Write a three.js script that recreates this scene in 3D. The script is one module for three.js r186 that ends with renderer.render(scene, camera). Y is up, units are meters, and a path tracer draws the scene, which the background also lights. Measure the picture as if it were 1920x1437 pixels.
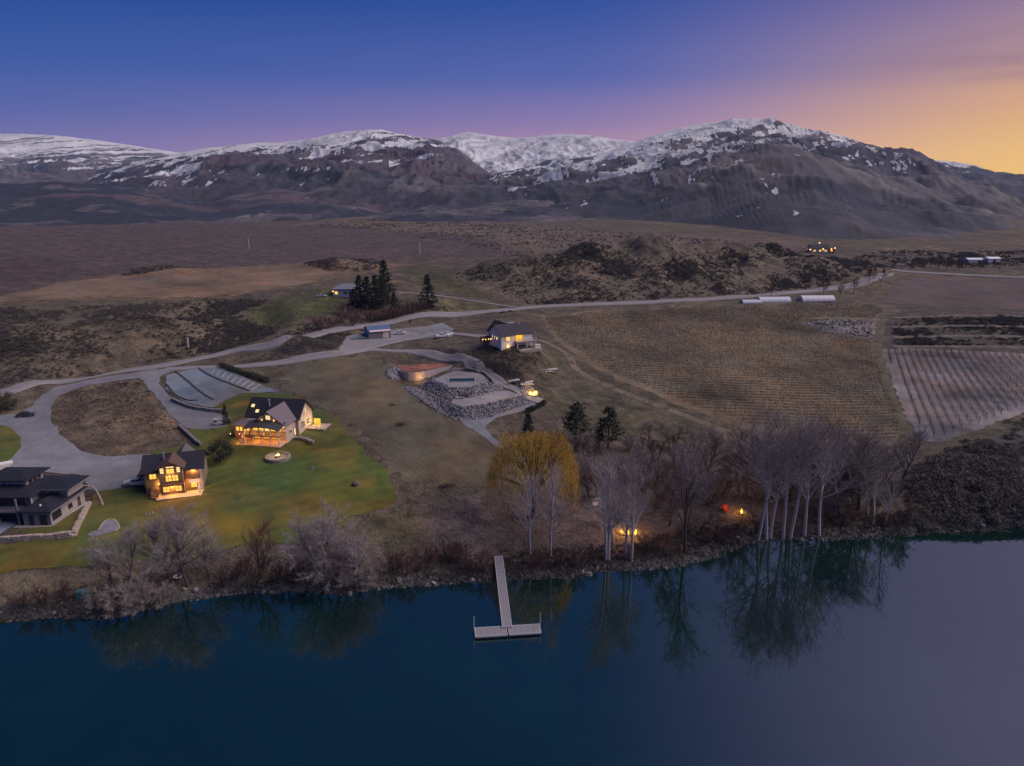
import * as THREE from 'three';
import { mergeGeometries } from 'three/addons/utils/BufferGeometryUtils.js';

// ---------------------------------------------------------------- camera, sky, light, exposure
const scene = new THREE.Scene();
const EYE = 71, PITCH = 15.2 * Math.PI / 180, FOCAL = 1281;          // eye height in metres above the lake; focal length for a 1920 x 1437 frame
const camera = new THREE.PerspectiveCamera(2 * Math.atan(718.5 / FOCAL) * 180 / Math.PI, 1920 / 1437, 0.5, 20000);
camera.position.set(0, EYE, 0);
camera.rotation.set(-PITCH, 0, 0);

const renderer = new THREE.WebGLRenderer({ antialias: true });
renderer.toneMapping = THREE.LinearToneMapping;
renderer.toneMappingExposure = 1.0;
renderer.shadowMap.enabled = true;

const lin = c => c <= 0.04045 ? c / 12.92 : Math.pow((c + 0.055) / 1.055, 2.4);
const srgb = (r, g, b) => [lin(r / 255), lin(g / 255), lin(b / 255)];
const clamp = (x, a = 0, b = 1) => x < a ? a : x > b ? b : x;
const mix = (a, b, t) => a + (b - a) * t;
const mix3 = (a, b, t) => [mix(a[0], b[0], t), mix(a[1], b[1], t), mix(a[2], b[2], t)];
const smooth = (a, b, x) => { const t = clamp((x - a) / (b - a)); return t * t * (3 - 2 * t); };
function rng(seed) { let s = seed >>> 0; return () => { s = (s + 0x6D2B79F5) >>> 0; let t = s; t = Math.imul(t ^ (t >>> 15), t | 1); t ^= t + Math.imul(t ^ (t >>> 7), t | 61); return ((t ^ (t >>> 14)) >>> 0) / 4294967296; }; }
function hash2(i, j) { let h = Math.imul(i | 0, 374761393) + Math.imul(j | 0, 668265263); h = Math.imul(h ^ (h >>> 13), 1274126177); return ((h ^ (h >>> 16)) >>> 0) / 4294967296; }
function vnoise(x, y, per = 0) {                                      // value noise 0..1, optionally periodic
  const i = Math.floor(x), j = Math.floor(y), fx = x - i, fy = y - j, u = fx * fx * fx * (fx * (fx * 6 - 15) + 10), v = fy * fy * fy * (fy * (fy * 6 - 15) + 10);
  const w = per ? (k => ((k % per) + per) % per) : (k => k);
  const a = hash2(w(i), w(j)), b = hash2(w(i + 1), w(j)), c = hash2(w(i), w(j + 1)), d = hash2(w(i + 1), w(j + 1));
  return mix(mix(a, b, u), mix(c, d, u), v);
}
function fbm(x, y, oct = 5, gain = 0.5) { let s = 0, a = 1, n = 0; for (let o = 0; o < oct; o++) { s += a * vnoise(x + o * 17.3, y - o * 9.1); n += a; a *= gain; x *= 2.03; y *= 2.03; } return s / n; }
function ridged(x, y, oct = 5, gain = 0.5) { let s = 0, a = 1, n = 0; for (let o = 0; o < oct; o++) { s += a * (1 - Math.abs(2 * vnoise(x + o * 31.7, y + o * 11.9) - 1)); n += a; a *= gain; x *= 2.05; y *= 2.05; } return s / n; }

// the dusk sky: a yellow afterglow round the place where the sun has gone down, pink and violet beside it, deep blue above and opposite
const SUN_AZ = 84 * Math.PI / 180, SUN_EL = 44 * Math.PI / 180;        // azimuth to the right of the view axis; the broad glow's mean height
{
  const W = 1024, H = 512, data = new Float32Array(W * H * 4);
  const key = [                                                        // height in degrees: colour away from the glow, beside it, in it
    [0,  srgb(142, 124, 176), srgb(232, 174, 172), srgb(282, 224, 52)],
    [3,  srgb(110, 112, 174), srgb(212, 158, 170), srgb(272, 216, 80)],
    [6,  srgb(70, 96, 168), srgb(150, 128, 176), srgb(246, 186, 110)],
    [9,  srgb(46, 86, 162), srgb(92, 104, 174), srgb(200, 154, 140)],
    [14, srgb(12, 68, 144), srgb(50, 82, 160), srgb(140, 116, 152)],
    [22, srgb(12, 56, 116), srgb(40, 70, 138), srgb(156, 138, 182)],
    [35, srgb(12, 47, 92), srgb(36, 64, 120), srgb(162, 148, 196)],
    [52, srgb(14, 44, 86), srgb(28, 56, 104), srgb(112, 110, 160)],
    [90, srgb(15, 42, 84), srgb(18, 46, 88), srgb(26, 54, 100)],
  ];
  const at = (e, c) => { let k = 0; while (k < key.length - 2 && e > key[k + 1][0]) k++; const t = smooth(key[k][0], key[k + 1][0], e) * 0.35 + 0.65 * clamp((e - key[k][0]) / (key[k + 1][0] - key[k][0])); return mix3(key[k][c], key[k + 1][c], t); };
  for (let j = 0; j < H; j++) for (let i = 0; i < W; i++) {
    const el = ((j + 0.5) / H - 0.5) * 180, th = ((i + 0.5) / W - 0.5) * 2 * Math.PI;   // th = atan2(z, x)
    const x = Math.cos(th), z = Math.sin(th), az = Math.atan2(x, -z) * 180 / Math.PI;
    const e = Math.max(el, 0);
    let d = Math.abs(az - 54); if (d > 180) d = 360 - d;
    const side = 1 - smooth(30, 105, d), core = 1 - smooth(4, 50, d);
    let c = mix3(mix3(at(e, 1), at(e, 2), side), at(e, 3), core);
    // thin streaks of cloud that drift over the glow
    const cl = smooth(0.47, 0.62, fbm(az * 0.06 + 1.4, e * 1.25 - az * 0.03, 5)) * smooth(3, 5.5, e) * (1 - smooth(9, 13, e)) * (1 - smooth(14, 34, d));
    c = mix3(c, mix3(srgb(186, 138, 116), srgb(150, 120, 138), smooth(4, 10, e)), cl * 0.8);
    const o = (j * W + i) * 4; data[o] = c[0]; data[o + 1] = c[1]; data[o + 2] = c[2]; data[o + 3] = 1;
  }
  const sky = new THREE.DataTexture(data, W, H, THREE.RGBAFormat, THREE.FloatType);
  sky.mapping = THREE.EquirectangularReflectionMapping; sky.magFilter = sky.minFilter = THREE.LinearFilter; sky.needsUpdate = true;
  scene.background = sky; scene.environment = sky;
}
const sun = new THREE.DirectionalLight(new THREE.Color(1.0, 0.85, 0.83), 3.3);        // the afterglow, a very broad soft source
sun.position.set(Math.sin(SUN_AZ) * Math.cos(SUN_EL), Math.sin(SUN_EL), -Math.cos(SUN_AZ) * Math.cos(SUN_EL)).multiplyScalar(900);
sun.castShadow = true; sun.shadow.radius = 115; sun.shadow.mapSize.set(2048, 2048);
Object.assign(sun.shadow.camera, { left: -500, right: 500, top: 400, bottom: -400, near: 1, far: 2500 });
scene.add(sun); scene.add(sun.target);

scene.fog = new THREE.FogExp2(new THREE.Color(0.42, 0.58, 1.0), 0.00004);

// ---------------------------------------------------------------- survey: from the photograph to the land
function sight(px, py) {                                              // direction of the sight line through a point of the photograph
  const x = (px - 960) / FOCAL, y = -(py - 718.5) / FOCAL, c = Math.cos(PITCH), s = Math.sin(PITCH);
  return [x, y * c - s, -y * s - c];
}
function level(px, py, h) { const d = sight(px, py), t = (h - EYE) / d[1]; return [d[0] * t, h, d[2] * t]; }       // where it meets the level h
function afar(px, py, dist) { const d = sight(px, py), t = dist / Math.hypot(d[0], d[2]); return [d[0] * t, EYE + d[1] * t, d[2] * t]; }   // where it is at a distance on the map

const shorePx = [[-700, 1250], [-300, 1206], [0, 1170], [60, 1163], [150, 1155], [215, 1158], [260, 1146], [330, 1130], [400, 1119], [480, 1110], [560, 1112], [640, 1113], [720, 1104], [790, 1096], [890, 1088], [1000, 1085], [1060, 1081], [1130, 1073], [1220, 1067], [1280, 1058], [1340, 1045], [1375, 1031], [1400, 1019], [1480, 1014], [1560, 1011], [1640, 1006], [1700, 1002], [1780, 995], [1920, 988], [2300, 976], [2900, 962]];
const shore = shorePx.map(p => level(p[0], p[1], 0));
function shoreZ(x) {
  let k = 0; while (k < shore.length - 2 && x > shore[k + 1][0]) k++;
  const a = shore[k], b = shore[k + 1]; const t = (x - a[0]) / (b[0] - a[0]);
  return mix(a[2], b[2], clamp(t, -3, 4)) + (fbm(x * 0.16, 3.3, 3) - 0.5) * 2.2;
}
// spot heights: photograph x, y, metres above the lake
const spots = [
  [-500, 1120, 3], [-100, 1100, 2.8], [0, 1078, 3.2], [150, 1068, 3.0], [300, 1060, 2.4], [430, 1050, 2.2], [560, 1060, 2.2], [700, 1060, 2], [850, 1050, 1.7], [960, 1045, 1.6], [1100, 1040, 1.6], [1200, 1030, 1.6], [1300, 1010, 1.7], [1400, 985, 1.6], [1500, 980, 1.7], [1600, 975, 1.8], [1700, 960, 2.2], [1800, 950, 3], [1920, 940, 3.5], [2200, 940, 3.5],
  [-300, 960, 5], [0, 1005, 4.6], [100, 985, 4.8], [160, 945, 5.2], [230, 960, 4.4], [330, 930, 5.2], [450, 950, 4.8], [600, 960, 4], [700, 950, 3.6], [850, 960, 3.2], [950, 950, 3], [1080, 950, 2.6], [1200, 940, 2.4], [1350, 930, 2.4], [1500, 910, 2.6], [1650, 890, 3], [1800, 860, 5.5], [1920, 840, 7],
  [-300, 830, 9], [0, 850, 7.5], [120, 830, 7.6], [230, 860, 6.8], [350, 850, 7], [430, 845, 7], [520, 858, 6.8], [660, 860, 6.4], [780, 850, 6.2], [880, 840, 5.6], [1000, 830, 5], [1150, 830, 4.4], [1300, 820, 4.4], [1500, 815, 4.6], [1690, 830, 5], [1920, 770, 7.6], [2200, 760, 8],
  [40, 770, 10], [200, 780, 9.8], [330, 770, 10], [440, 800, 8.6], [560, 790, 9.2], [680, 770, 9.6], [800, 800, 7.8], [900, 790, 7.4], [960, 770, 8.6], [1050, 760, 8.2], [1200, 760, 7.2], [1400, 740, 7.2], [1650, 740, 6.8],
  [-300, 760, 12], [0, 735, 13], [200, 700, 14], [400, 672, 15], [330, 720, 12.5], [480, 720, 12], [600, 700, 13], [720, 700, 13.2], [650, 660, 15.6], [780, 655, 15.6], [900, 690, 14], [960, 720, 12.2], [1000, 700, 13.2], [870, 680, 14.6], [920, 705, 13.2], [850, 692, 13.6], [940, 735, 10.8], [800, 700, 12.8], [1050, 690, 12.4], [1000, 660, 17.6], [930, 640, 18.5], [850, 665, 16],
  [1100, 660, 13], [1300, 660, 11], [1500, 660, 10], [1650, 650, 10], [1800, 655, 9.8], [1920, 660, 9.8], [2200, 660, 10],
  [705, 630, 17], [800, 615, 17.4], [850, 600, 17.6], [950, 600, 19], [1000, 578, 18.4], [1150, 570, 17.5], [1300, 560, 17.6], [1450, 555, 17.8], [1550, 548, 18.2], [1650, 520, 20.5], [1750, 515, 21], [1920, 520, 21], [2300, 520, 22], [1200, 610, 14.5], [1400, 600, 14.6], [1600, 600, 14], [1800, 590, 14.5], [1920, 600, 14],
  [0, 690, 15.5], [100, 640, 19], [250, 650, 17.5], [400, 640, 16.5], [500, 640, 17.5], [560, 645, 17.6], [0, 600, 23], [150, 590, 24], [300, 600, 22.5], [420, 600, 21], [480, 625, 17.6], [560, 580, 24.5], [640, 555, 26.5], [700, 558, 25.5], [700, 590, 20.5], [800, 575, 22.5], [880, 560, 22], [760, 540, 27], [0, 570, 25.5], [200, 575, 25], [400, 560, 25], [-400, 620, 22],
  [100, 530, 27.5], [400, 530, 27.5], [600, 520, 28.5], [800, 520, 28], [900, 535, 24.5], [0, 490, 30], [300, 480, 30.5], [600, 480, 31], [850, 480, 31], [0, 450, 33], [400, 450, 33.5], [700, 450, 34], [1000, 465, 33.5], [0, 420, 37], [500, 420, 37], [900, 430, 37], [1100, 450, 36], [1300, 455, 35.5], [1500, 470, 31.5], [1650, 485, 28], [1750, 490, 26.5], [1850, 490, 26.5], [1920, 500, 24.5], [2300, 490, 27], [-500, 450, 33], [-500, 420, 38], [-500, 520, 28],
];
const warp = (x, z) => [Math.atan2(x, -z) * 1.15, 0.5 * Math.log(x * x + z * z)];
const tps = (() => {
  const P = spots.map(s => level(s[0], s[1], s[2]));
  for (const [x, z, h] of [[-900, -1500, 44], [0, -1500, 44], [900, -1500, 44], [-2600, -1500, 46], [2600, -1500, 44], [-1500, -700, 34], [1500, -700, 32], [0, -4000, 60], [-3000, -4000, 60], [3000, -4000, 60], [-500, -200, 12], [500, -200, 10], [-700, -60, 8], [700, -60, 8]]) P.push([x, h, z]);
  const n = P.length, W = P.map(p => warp(p[0], p[2])), m = n + 3, A = [];
  const U = r2 => r2 < 1e-12 ? 0 : r2 * Math.log(r2);
  for (let i = 0; i < m; i++) A.push(new Float64Array(m + 1));
  for (let i = 0; i < n; i++) {
    for (let j = 0; j < n; j++) A[i][j] = U((W[i][0] - W[j][0]) ** 2 + (W[i][1] - W[j][1]) ** 2) + (i === j ? 2e-4 : 0);
    A[i][n] = A[n][i] = 1; A[i][n + 1] = A[n + 1][i] = W[i][0]; A[i][n + 2] = A[n + 2][i] = W[i][1]; A[i][m] = P[i][1];
  }
  for (let c = 0; c < m; c++) {
    let p = c; for (let r = c + 1; r < m; r++) if (Math.abs(A[r][c]) > Math.abs(A[p][c])) p = r;
    [A[c], A[p]] = [A[p], A[c]];
    for (let r = c + 1; r < m; r++) { const f = A[r][c] / A[c][c]; if (f) for (let k = c; k <= m; k++) A[r][k] -= f * A[c][k]; }
  }
  const w = new Float64Array(m); for (let r = m - 1; r >= 0; r--) { let s = A[r][m]; for (let k = r + 1; k < m; k++) s -= A[r][k] * w[k]; w[r] = s / A[r][r]; }
  return (x, z) => { const [a, b] = warp(x, z); let s = w[n] + w[n + 1] * a + w[n + 2] * b; for (let i = 0; i < n; i++) s += w[i] * U((a - W[i][0]) ** 2 + (b - W[i][1]) ** 2); return s; };
})();
// the smooth land is kept on a grid over (bearing, log distance)
const GA = 260, GB = 300, A0 = -1.75, A1 = 1.75, B0 = Math.log(50), B1 = Math.log(6000), gridH = new Float32Array((GA + 1) * (GB + 1));
for (let j = 0; j <= GB; j++) for (let i = 0; i <= GA; i++) { const a = A0 + (A1 - A0) * i / GA, d = Math.exp(B0 + (B1 - B0) * j / GB); gridH[j * (GA + 1) + i] = tps(Math.sin(a) * d, -Math.cos(a) * d); }
function landSmooth(x, z) {
  const a = clamp((Math.atan2(x, -z) - A0) / (A1 - A0) * GA, 0, GA - 1e-4), b = clamp((0.5 * Math.log(x * x + z * z + 1) - B0) / (B1 - B0) * GB, 0, GB - 1e-4);
  const i = a | 0, j = b | 0, u = a - i, v = b - j, o = j * (GA + 1) + i;
  return mix(mix(gridH[o], gridH[o + 1], u), mix(gridH[o + GA + 1], gridH[o + GA + 2], u), v);
}
function sdPoly(P, x, z) {                                            // signed distance to a polygon of [x, z]; negative inside
  let d = 1e18, s = 1;
  for (let i = 0, j = P.length - 1; i < P.length; j = i++) {
    const ex = P[j][0] - P[i][0], ez = P[j][1] - P[i][1], wx = x - P[i][0], wz = z - P[i][1];
    const t = clamp((wx * ex + wz * ez) / (ex * ex + ez * ez + 1e-9)), bx = wx - ex * t, bz = wz - ez * t;
    d = Math.min(d, bx * bx + bz * bz);
    const c1 = z >= P[i][1], c2 = z < P[j][1], c3 = ex * wz > ez * wx;
    if ((c1 && c2 && c3) || (!c1 && !c2 && !c3)) s = -s;
  }
  return s * Math.sqrt(d);
}
const xz = (list, h) => list.map(p => { const q = level(p[0], p[1], p[2] ?? h); return [q[0], q[2]]; });
function box2(P, m = 0) { let a = [1e9, 1e9, -1e9, -1e9]; for (const p of P) { a[0] = Math.min(a[0], p[0] - m); a[1] = Math.min(a[1], p[1] - m); a[2] = Math.max(a[2], p[0] + m); a[3] = Math.max(a[3], p[1] + m); } return a; }
const inBox = (b, x, z) => x > b[0] && z > b[1] && x < b[2] && z < b[3];

// hills and terraces that stand on the smooth land
const mounds = [                                                       // centre on the photograph (x, y, level), radii in metres, turn, height, roughness
  [1190, 516, 24, 80, 46, -0.1, 22, 11], [1010, 530, 24, 50, 28, 0.15, 9, 9], [1420, 506, 25, 84, 40, 0.1, 12, 11], [1560, 520, 23, 40, 22, 0.2, 3, 2],
  [640, 500, 30, 26, 14, 0.2, 5, 2], [300, 513, 28, 34, 12, 0, 3, 1.5],
  [560, 652, 17.5, 22, 9, 0.25, 4.2, 1.2], [955, 664, 16.8, 20, 15, 0, 2.4, 0.8], [150, 640, 19, 40, 20, -0.2, 3, 3], [20, 650, 18, 34, 18, 0, 3, 3], [320, 610, 21, 32, 18, 0.3, 3, 3],
  [1820, 905, 4.5, 24, 13, -0.35, 4, 2],
].map(m => { const p = level(m[0], m[1], m[2]); return { x: p[0], z: p[2], rx: m[3], rz: m[4], c: Math.cos(m[5]), s: Math.sin(m[5]), h: m[6], n: m[7] }; });
const gullies = [[[120, 690, 16], [260, 668, 16], [370, 655, 16], [440, 640, 16], [480, 625, 17], [500, 610, 18]], [[330, 598, 22], [380, 575, 24], [440, 562, 25]]].map(g => g.map(p => level(p[0], p[1], p[2])));
const terraces = [
  { e: 10.6, s: 0.72, P: xz([[752, 716], [800, 737], [838, 755], [868, 764], [905, 760], [985, 742], [960, 722], [900, 712], [800, 705]], 10.6) },
  { e: 13.0, s: 0.8, P: xz([[806, 712], [826, 719], [846, 728], [880, 727], [922, 716], [905, 700], [850, 694]], 13.0) },
  { e: 13.3, s: 2.5, P: xz([[738, 685], [756, 699], [792, 698], [822, 692], [850, 686], [830, 678], [780, 675], [745, 678]], 13.3) },
  { e: 8.5, s: 0.6, P: xz([[436, 839], [518, 838], [514, 821], [436, 822]], 8.5) },
  { e: 5.3, s: 0.6, P: xz([[286, 932], [386, 925], [384, 910], [288, 913]], 5.3) },
  { e: 5.0, s: 0.9, P: xz([[-60, 1012], [60, 1006], [138, 1001], [170, 946], [150, 925], [-60, 925]], 5.0) },
].map(t => ({ ...t, b: box2(t.P, 8) }));
function H(x, z) {
  const inland = shoreZ(x) - z;
  if (inland < -0.01) return -Math.min(7, 0.25 + -inland * 0.32);
  let h = landSmooth(x, z);
  const far = Math.hypot(x, z);
  for (const m of mounds) {
    const dx = x - m.x, dz = z - m.z, a = (dx * m.c + dz * m.s) / m.rx, b = (-dx * m.s + dz * m.c) / m.rz, q = a * a + b * b;
    if (q < 4) { const e = Math.exp(-q * 1.5) - 0.0025; h += e * (m.h + m.n * (fbm(x * 0.045, z * 0.06, 4) - 0.5) * 1.6); }
  }
  for (const g of gullies) { let d = 1e9; for (let i = 0; i + 1 < g.length; i++) { const ex = g[i + 1][0] - g[i][0], ez = g[i + 1][2] - g[i][2], t = clamp(((x - g[i][0]) * ex + (z - g[i][2]) * ez) / (ex * ex + ez * ez)); d = Math.min(d, Math.hypot(x - g[i][0] - ex * t, z - g[i][2] - ez * t)); } if (d < 30) h -= 3.2 * Math.exp(-d * d / 60); }
  h += (fbm(x * 0.02 + 5, z * 0.02, 4) - 0.5) * Math.min(2.2, far * 0.0045) + (fbm(x * 0.25, z * 0.25, 3) - 0.5) * 0.22;
  for (const t of terraces) if (inBox(t.b, x, z)) { const d = sdPoly(t.P, x, z), k = t.e - Math.max(0, d) * t.s; if (d < 4.5) h = Math.min(h, t.e + Math.max(0, d) * 0.6), h = d < 0 ? mix(h, t.e, smooth(0, 0.6, -d)) : h; h = Math.max(h, k - 0.05); }
  const bank = 1 - Math.exp(-inland / 2.6);
  return Math.min(h, h * bank + 0.02);
}
function on(px, py) {                                                  // where the sight line meets the land
  const d = sight(px, py); let t0 = 60, t1 = 0;
  for (let t = 70; t < 6000; t *= 1.006) { if (EYE + d[1] * t < Math.max(0, H(d[0] * t, d[2] * t))) { t1 = t; break; } t0 = t; }
  if (!t1) t1 = t0;
  for (let k = 0; k < 24; k++) { const t = (t0 + t1) / 2; if (EYE + d[1] * t < Math.max(0, H(d[0] * t, d[2] * t))) t1 = t; else t0 = t; }
  const x = d[0] * t1, z = d[2] * t1; return [x, Math.max(0, H(x, z)), z];
}
const plan = list => list.map(p => { const q = on(p[0], p[1]); return [q[0], q[2]]; });   // an outline on the land

// ---------------------------------------------------------------- making objects
const used = new Map();
const numbered = n => { const k = used.get(n) ?? 0; used.set(n, k + 1); return k ? `${n}_${String(k).padStart(3, '0')}` : n; };
const mats = {};
function mat(key, rgb, rough = 0.9, extra = {}) { return mats[key] ??= new THREE.MeshStandardMaterial({ color: new THREE.Color().setRGB(...rgb), roughness: rough, side: THREE.DoubleSide, ...extra }); }
function glow(key, rgb, k) { return mats[key] ??= new THREE.MeshStandardMaterial({ color: 0x221808, roughness: 0.6, emissive: new THREE.Color().setRGB(...rgb), emissiveIntensity: k }); }
function mesh(name, geo, m, parent) { const o = new THREE.Mesh(Array.isArray(geo) ? merge(geo) : geo, m); o.name = parent === scene ? numbered(name) : name; o.castShadow = o.receiveShadow = true; parent.add(o); return o; }
function merge(list) { if (list.length === 1) return list[0]; return mergeGeometries(list.map(g => { const q = g.index ? g.toNonIndexed() : g; for (const k of Object.keys(q.attributes)) if (!['position', 'normal', 'uv'].includes(k)) q.deleteAttribute(k); return q; })); }
function thing(name, label, category, group) { const g = new THREE.Group(); g.name = numbered(name); g.userData = { label, category }; if (group) g.userData.group = group; scene.add(g); return g; }
function tag(o, label, category, group) { o.userData.label = label; o.userData.category = category; if (group) o.userData.group = group; return o; }
function ground(name, geo, m) { const o = mesh(name, geo, m, scene); o.userData.kind = 'structure'; return o; }
function stuff(o, label, category) { o.userData.kind = 'stuff'; if (label) o.userData.label = label; if (category) o.userData.category = category; return o; }
function bx(w, h, d, x = 0, y = 0, z = 0, ry = 0) { const g = new THREE.BoxGeometry(w, h, d); if (ry) g.rotateY(ry); g.translate(x, y + h / 2, z); return g; }   // y is the underside
function geom(pos, idx, uv, col) { const g = new THREE.BufferGeometry(); g.setAttribute('position', new THREE.Float32BufferAttribute(pos, 3)); if (uv) g.setAttribute('uv', new THREE.Float32BufferAttribute(uv, 2)); if (col) g.setAttribute('color', new THREE.Float32BufferAttribute(col, 3)); if (idx) g.setIndex(idx); g.computeVertexNormals(); return g; }
// a tiling texture: fn(u, v) gives a linear colour; u, v in 0..1
function tex(size, fn, repeat, colour = true) {
  const d = new Uint8Array(size * size * 4), enc = c => { c = clamp(c); return Math.round(255 * (c <= 0.0031308 ? c * 12.92 : 1.055 * Math.pow(c, 1 / 2.4) - 0.055)); };
  for (let j = 0; j < size; j++) for (let i = 0; i < size; i++) { const c = fn(i / size, j / size), o = (j * size + i) * 4; for (let k = 0; k < 3; k++) d[o + k] = colour ? enc(c[k]) : Math.round(255 * clamp(c[k])); d[o + 3] = 255; }
  const t = new THREE.DataTexture(d, size, size, THREE.RGBAFormat); t.wrapS = t.wrapT = THREE.RepeatWrapping; t.magFilter = THREE.LinearFilter; t.minFilter = THREE.LinearMipmapLinearFilter; t.generateMipmaps = true;
  if (colour) t.colorSpace = THREE.SRGBColorSpace; if (repeat) t.repeat.set(repeat, repeat); t.needsUpdate = true; return t;
}
function pfbm(u, v, n, oct) { let s = 0, a = 1, w = 0; for (let o = 0; o < oct; o++) { s += a * vnoise(u * n + 0.01, v * n + 0.01, n); w += a; a *= 0.62; n *= 2; } return s / w; }

// ---------------------------------------------------------------- the land
const texGrass = tex(512, (u, v) => { const a = pfbm(u, v, 8, 6), b = pfbm(u + 0.37, v + 0.11, 24, 4), k = 0.25 + 1.1 * a + 0.7 * (b - 0.5); return [k, k * (0.96 + 0.08 * b), k * 0.96]; }, 1 / 23);
const texGravel = tex(512, (u, v) => { const a = pfbm(u, v, 6, 4), b = pfbm(u, v, 96, 2), k = 0.62 + 0.3 * a + 0.3 * (b - 0.5); return [k, k, k * 1.02]; }, 1 / 9);
const bumpGrass = tex(512, (u, v) => { const k = pfbm(u, v, 20, 5); return [k, k, k]; }, 1 / 11, false);
const zones = [                                                        // outline on the photograph, colour, softness of the edge in metres
  { c: [0.105, 0.076, 0.077], s: 30, p: [[-900, 470], [-900, 414], [300, 414], [500, 421], [690, 428], [900, 445], [1090, 461], [1060, 478], [900, 486], [700, 492], [500, 500], [250, 512], [150, 524], [0, 548], [-900, 580]] },
  { c: [0.090, 0.060, 0.056], s: 26, p: [[-900, 560], [-900, 470], [120, 486], [180, 508], [100, 524], [0, 546]] },
  { c: [0.20, 0.140, 0.092], s: 12, p: [[-300, 590], [0, 556], [120, 528], [260, 512], [500, 498], [700, 490], [760, 496], [720, 508], [640, 520], [560, 536], [440, 556], [300, 562], [150, 560], [-100, 580]] },
  { c: [0.175, 0.135, 0.105], s: 25, p: [[540, 424], [700, 404], [900, 415], [1200, 442], [1500, 458], [1500, 474], [1250, 462], [1080, 460], [900, 443], [690, 427]] },
  { c: [0.15, 0.108, 0.10], s: 20, p: [[1000, 440], [1300, 440], [1560, 462], [1500, 474], [1250, 462]] },
  { c: [0.082, 0.090, 0.036], s: 5, p: [[440, 600], [470, 578], [560, 548], [600, 540], [660, 552], [650, 575], [600, 592], [560, 606], [500, 614], [450, 612]] },
  { c: [0.085, 0.078, 0.040], s: 8, p: [[740, 510], [800, 500], [880, 520], [960, 552], [930, 560], [860, 552], [790, 536]] },
  { c: [0.135, 0.115, 0.058], s: 6, p: [[800, 556], [900, 566], [960, 574], [900, 584], [800, 588], [760, 590], [780, 570]] },
  { c: [0.10, 0.075, 0.055], s: 3, p: [[880, 655], [930, 650], [1010, 660], [1040, 690], [1000, 705], [930, 690]] },
  { c: [0.110, 0.096, 0.062], s: 8, p: [[1000, 690], [1080, 650], [1180, 720], [1380, 800], [1380, 830], [1250, 830], [1060, 800], [1010, 740]] },
  { c: [0.130, 0.092, 0.082], s: 6, p: [[860, 1080], [760, 1040], [790, 960], [920, 920], [1060, 930], [1380, 930], [1600, 930], [1600, 1010], [1300, 1060], [1000, 1085]] },
  { c: [0.165, 0.128, 0.120], s: 6, p: [[800, 1000], [850, 930], [925, 930], [940, 1000], [930, 1060], [870, 1050]] },
  { c: [0.120, 0.100, 0.058], s: 6, p: [[560, 1030], [620, 985], [760, 950], [800, 980], [770, 1040], [700, 1060]] },
  { c: [0.175, 0.138, 0.092], s: 1.2, p: [[-300, 1120], [-300, 1082], [0, 1076], [150, 1068], [260, 1058], [300, 1070], [240, 1100], [100, 1130], [0, 1140]] },
  { c: [0.070, 0.062, 0.062], s: 8, p: [[1690, 1000], [1700, 900], [1740, 860], [1830, 820], [1920, 780], [2300, 760], [2300, 985]] },
  { c: [0.12, 0.10, 0.06], s: 4, p: [[1680, 850], [1730, 846], [1820, 812], [1920, 775], [2100, 740], [2100, 765], [1920, 795], [1820, 830], [1740, 868], [1690, 875]] },
  { c: [0.085, 0.072, 0.062], s: 4, p: [[1660, 655], [1650, 610], [1690, 585], [1920, 580], [2200, 580], [2200, 660], [1920, 664]] },
  { c: [0.140, 0.112, 0.080], s: 10, p: [[-200, 720], [-200, 590], [100, 580], [400, 560], [500, 615], [480, 650], [250, 690], [0, 735]] },
  { c: [0.150, 0.122, 0.092], s: 10, p: [[840, 512], [1000, 480], [1180, 458], [1400, 470], [1640, 500], [1560, 540], [1300, 556], [1000, 574], [900, 545]] },
  { c: [0.120, 0.098, 0.088], s: 4, p: [[430, 690], [540, 650], [640, 630], [650, 655], [520, 682]] },
  { c: [0.165, 0.120, 0.080], s: 3, p: [[100, 790], [110, 740], [180, 712], [280, 715], [330, 775], [370, 815], [360, 848], [200, 850], [120, 825]] },
  { c: [0.105, 0.084, 0.070], s: 12, p: [[1540, 500], [1660, 470], [1920, 470], [2300, 470], [2300, 505], [1920, 510], [1700, 506]] },
].map(z => { const P = plan(z.p); return { ...z, P, b: box2(P, z.s * 2) }; });
function landColour(x, z, h) {
  const n = fbm(x * 0.03, z * 0.03, 5), m = fbm(x * 0.21 + 40, z * 0.21, 4), f = fbm(x * 0.9, z * 0.9, 3);
  let c = mix3([0.135, 0.108, 0.074], [0.105, 0.082, 0.066], smooth(0.35, 0.65, n));
  for (const q of zones) if (inBox(q.b, x, z)) { const d = sdPoly(q.P, x, z) + (m - 0.5) * q.s * 1.2 + (f - 0.5) * Math.min(q.s, 2); const t = smooth(q.s * 0.5, -q.s * 0.5, d); if (t > 0) c = mix3(c, q.c, t); }
  const k = 0.5 + 0.95 * m + 0.6 * (f - 0.5); c = [c[0] * k, c[1] * k, c[2] * k];
  const patchy = smooth(0.56, 0.68, fbm(x * 0.08 - 9, z * 0.08 + 4, 4));
  c = mix3(c, [c[0] * 1.28, c[1] * 1.22, c[2] * 1.12], patchy);
  if (shoreZ(x) - z < 2.2 + 3 * (m - 0.5) + 2 * (f - 0.5)) { const g = 0.6 + 0.8 * vnoise(x * 2.6, z * 2.6); c = [0.105 * g, 0.098 * g, 0.096 * g]; }     // a ragged strip of shingle along the shore
  return c;
}
const gridX = [], gridZ = [], gridY = [];
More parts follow.
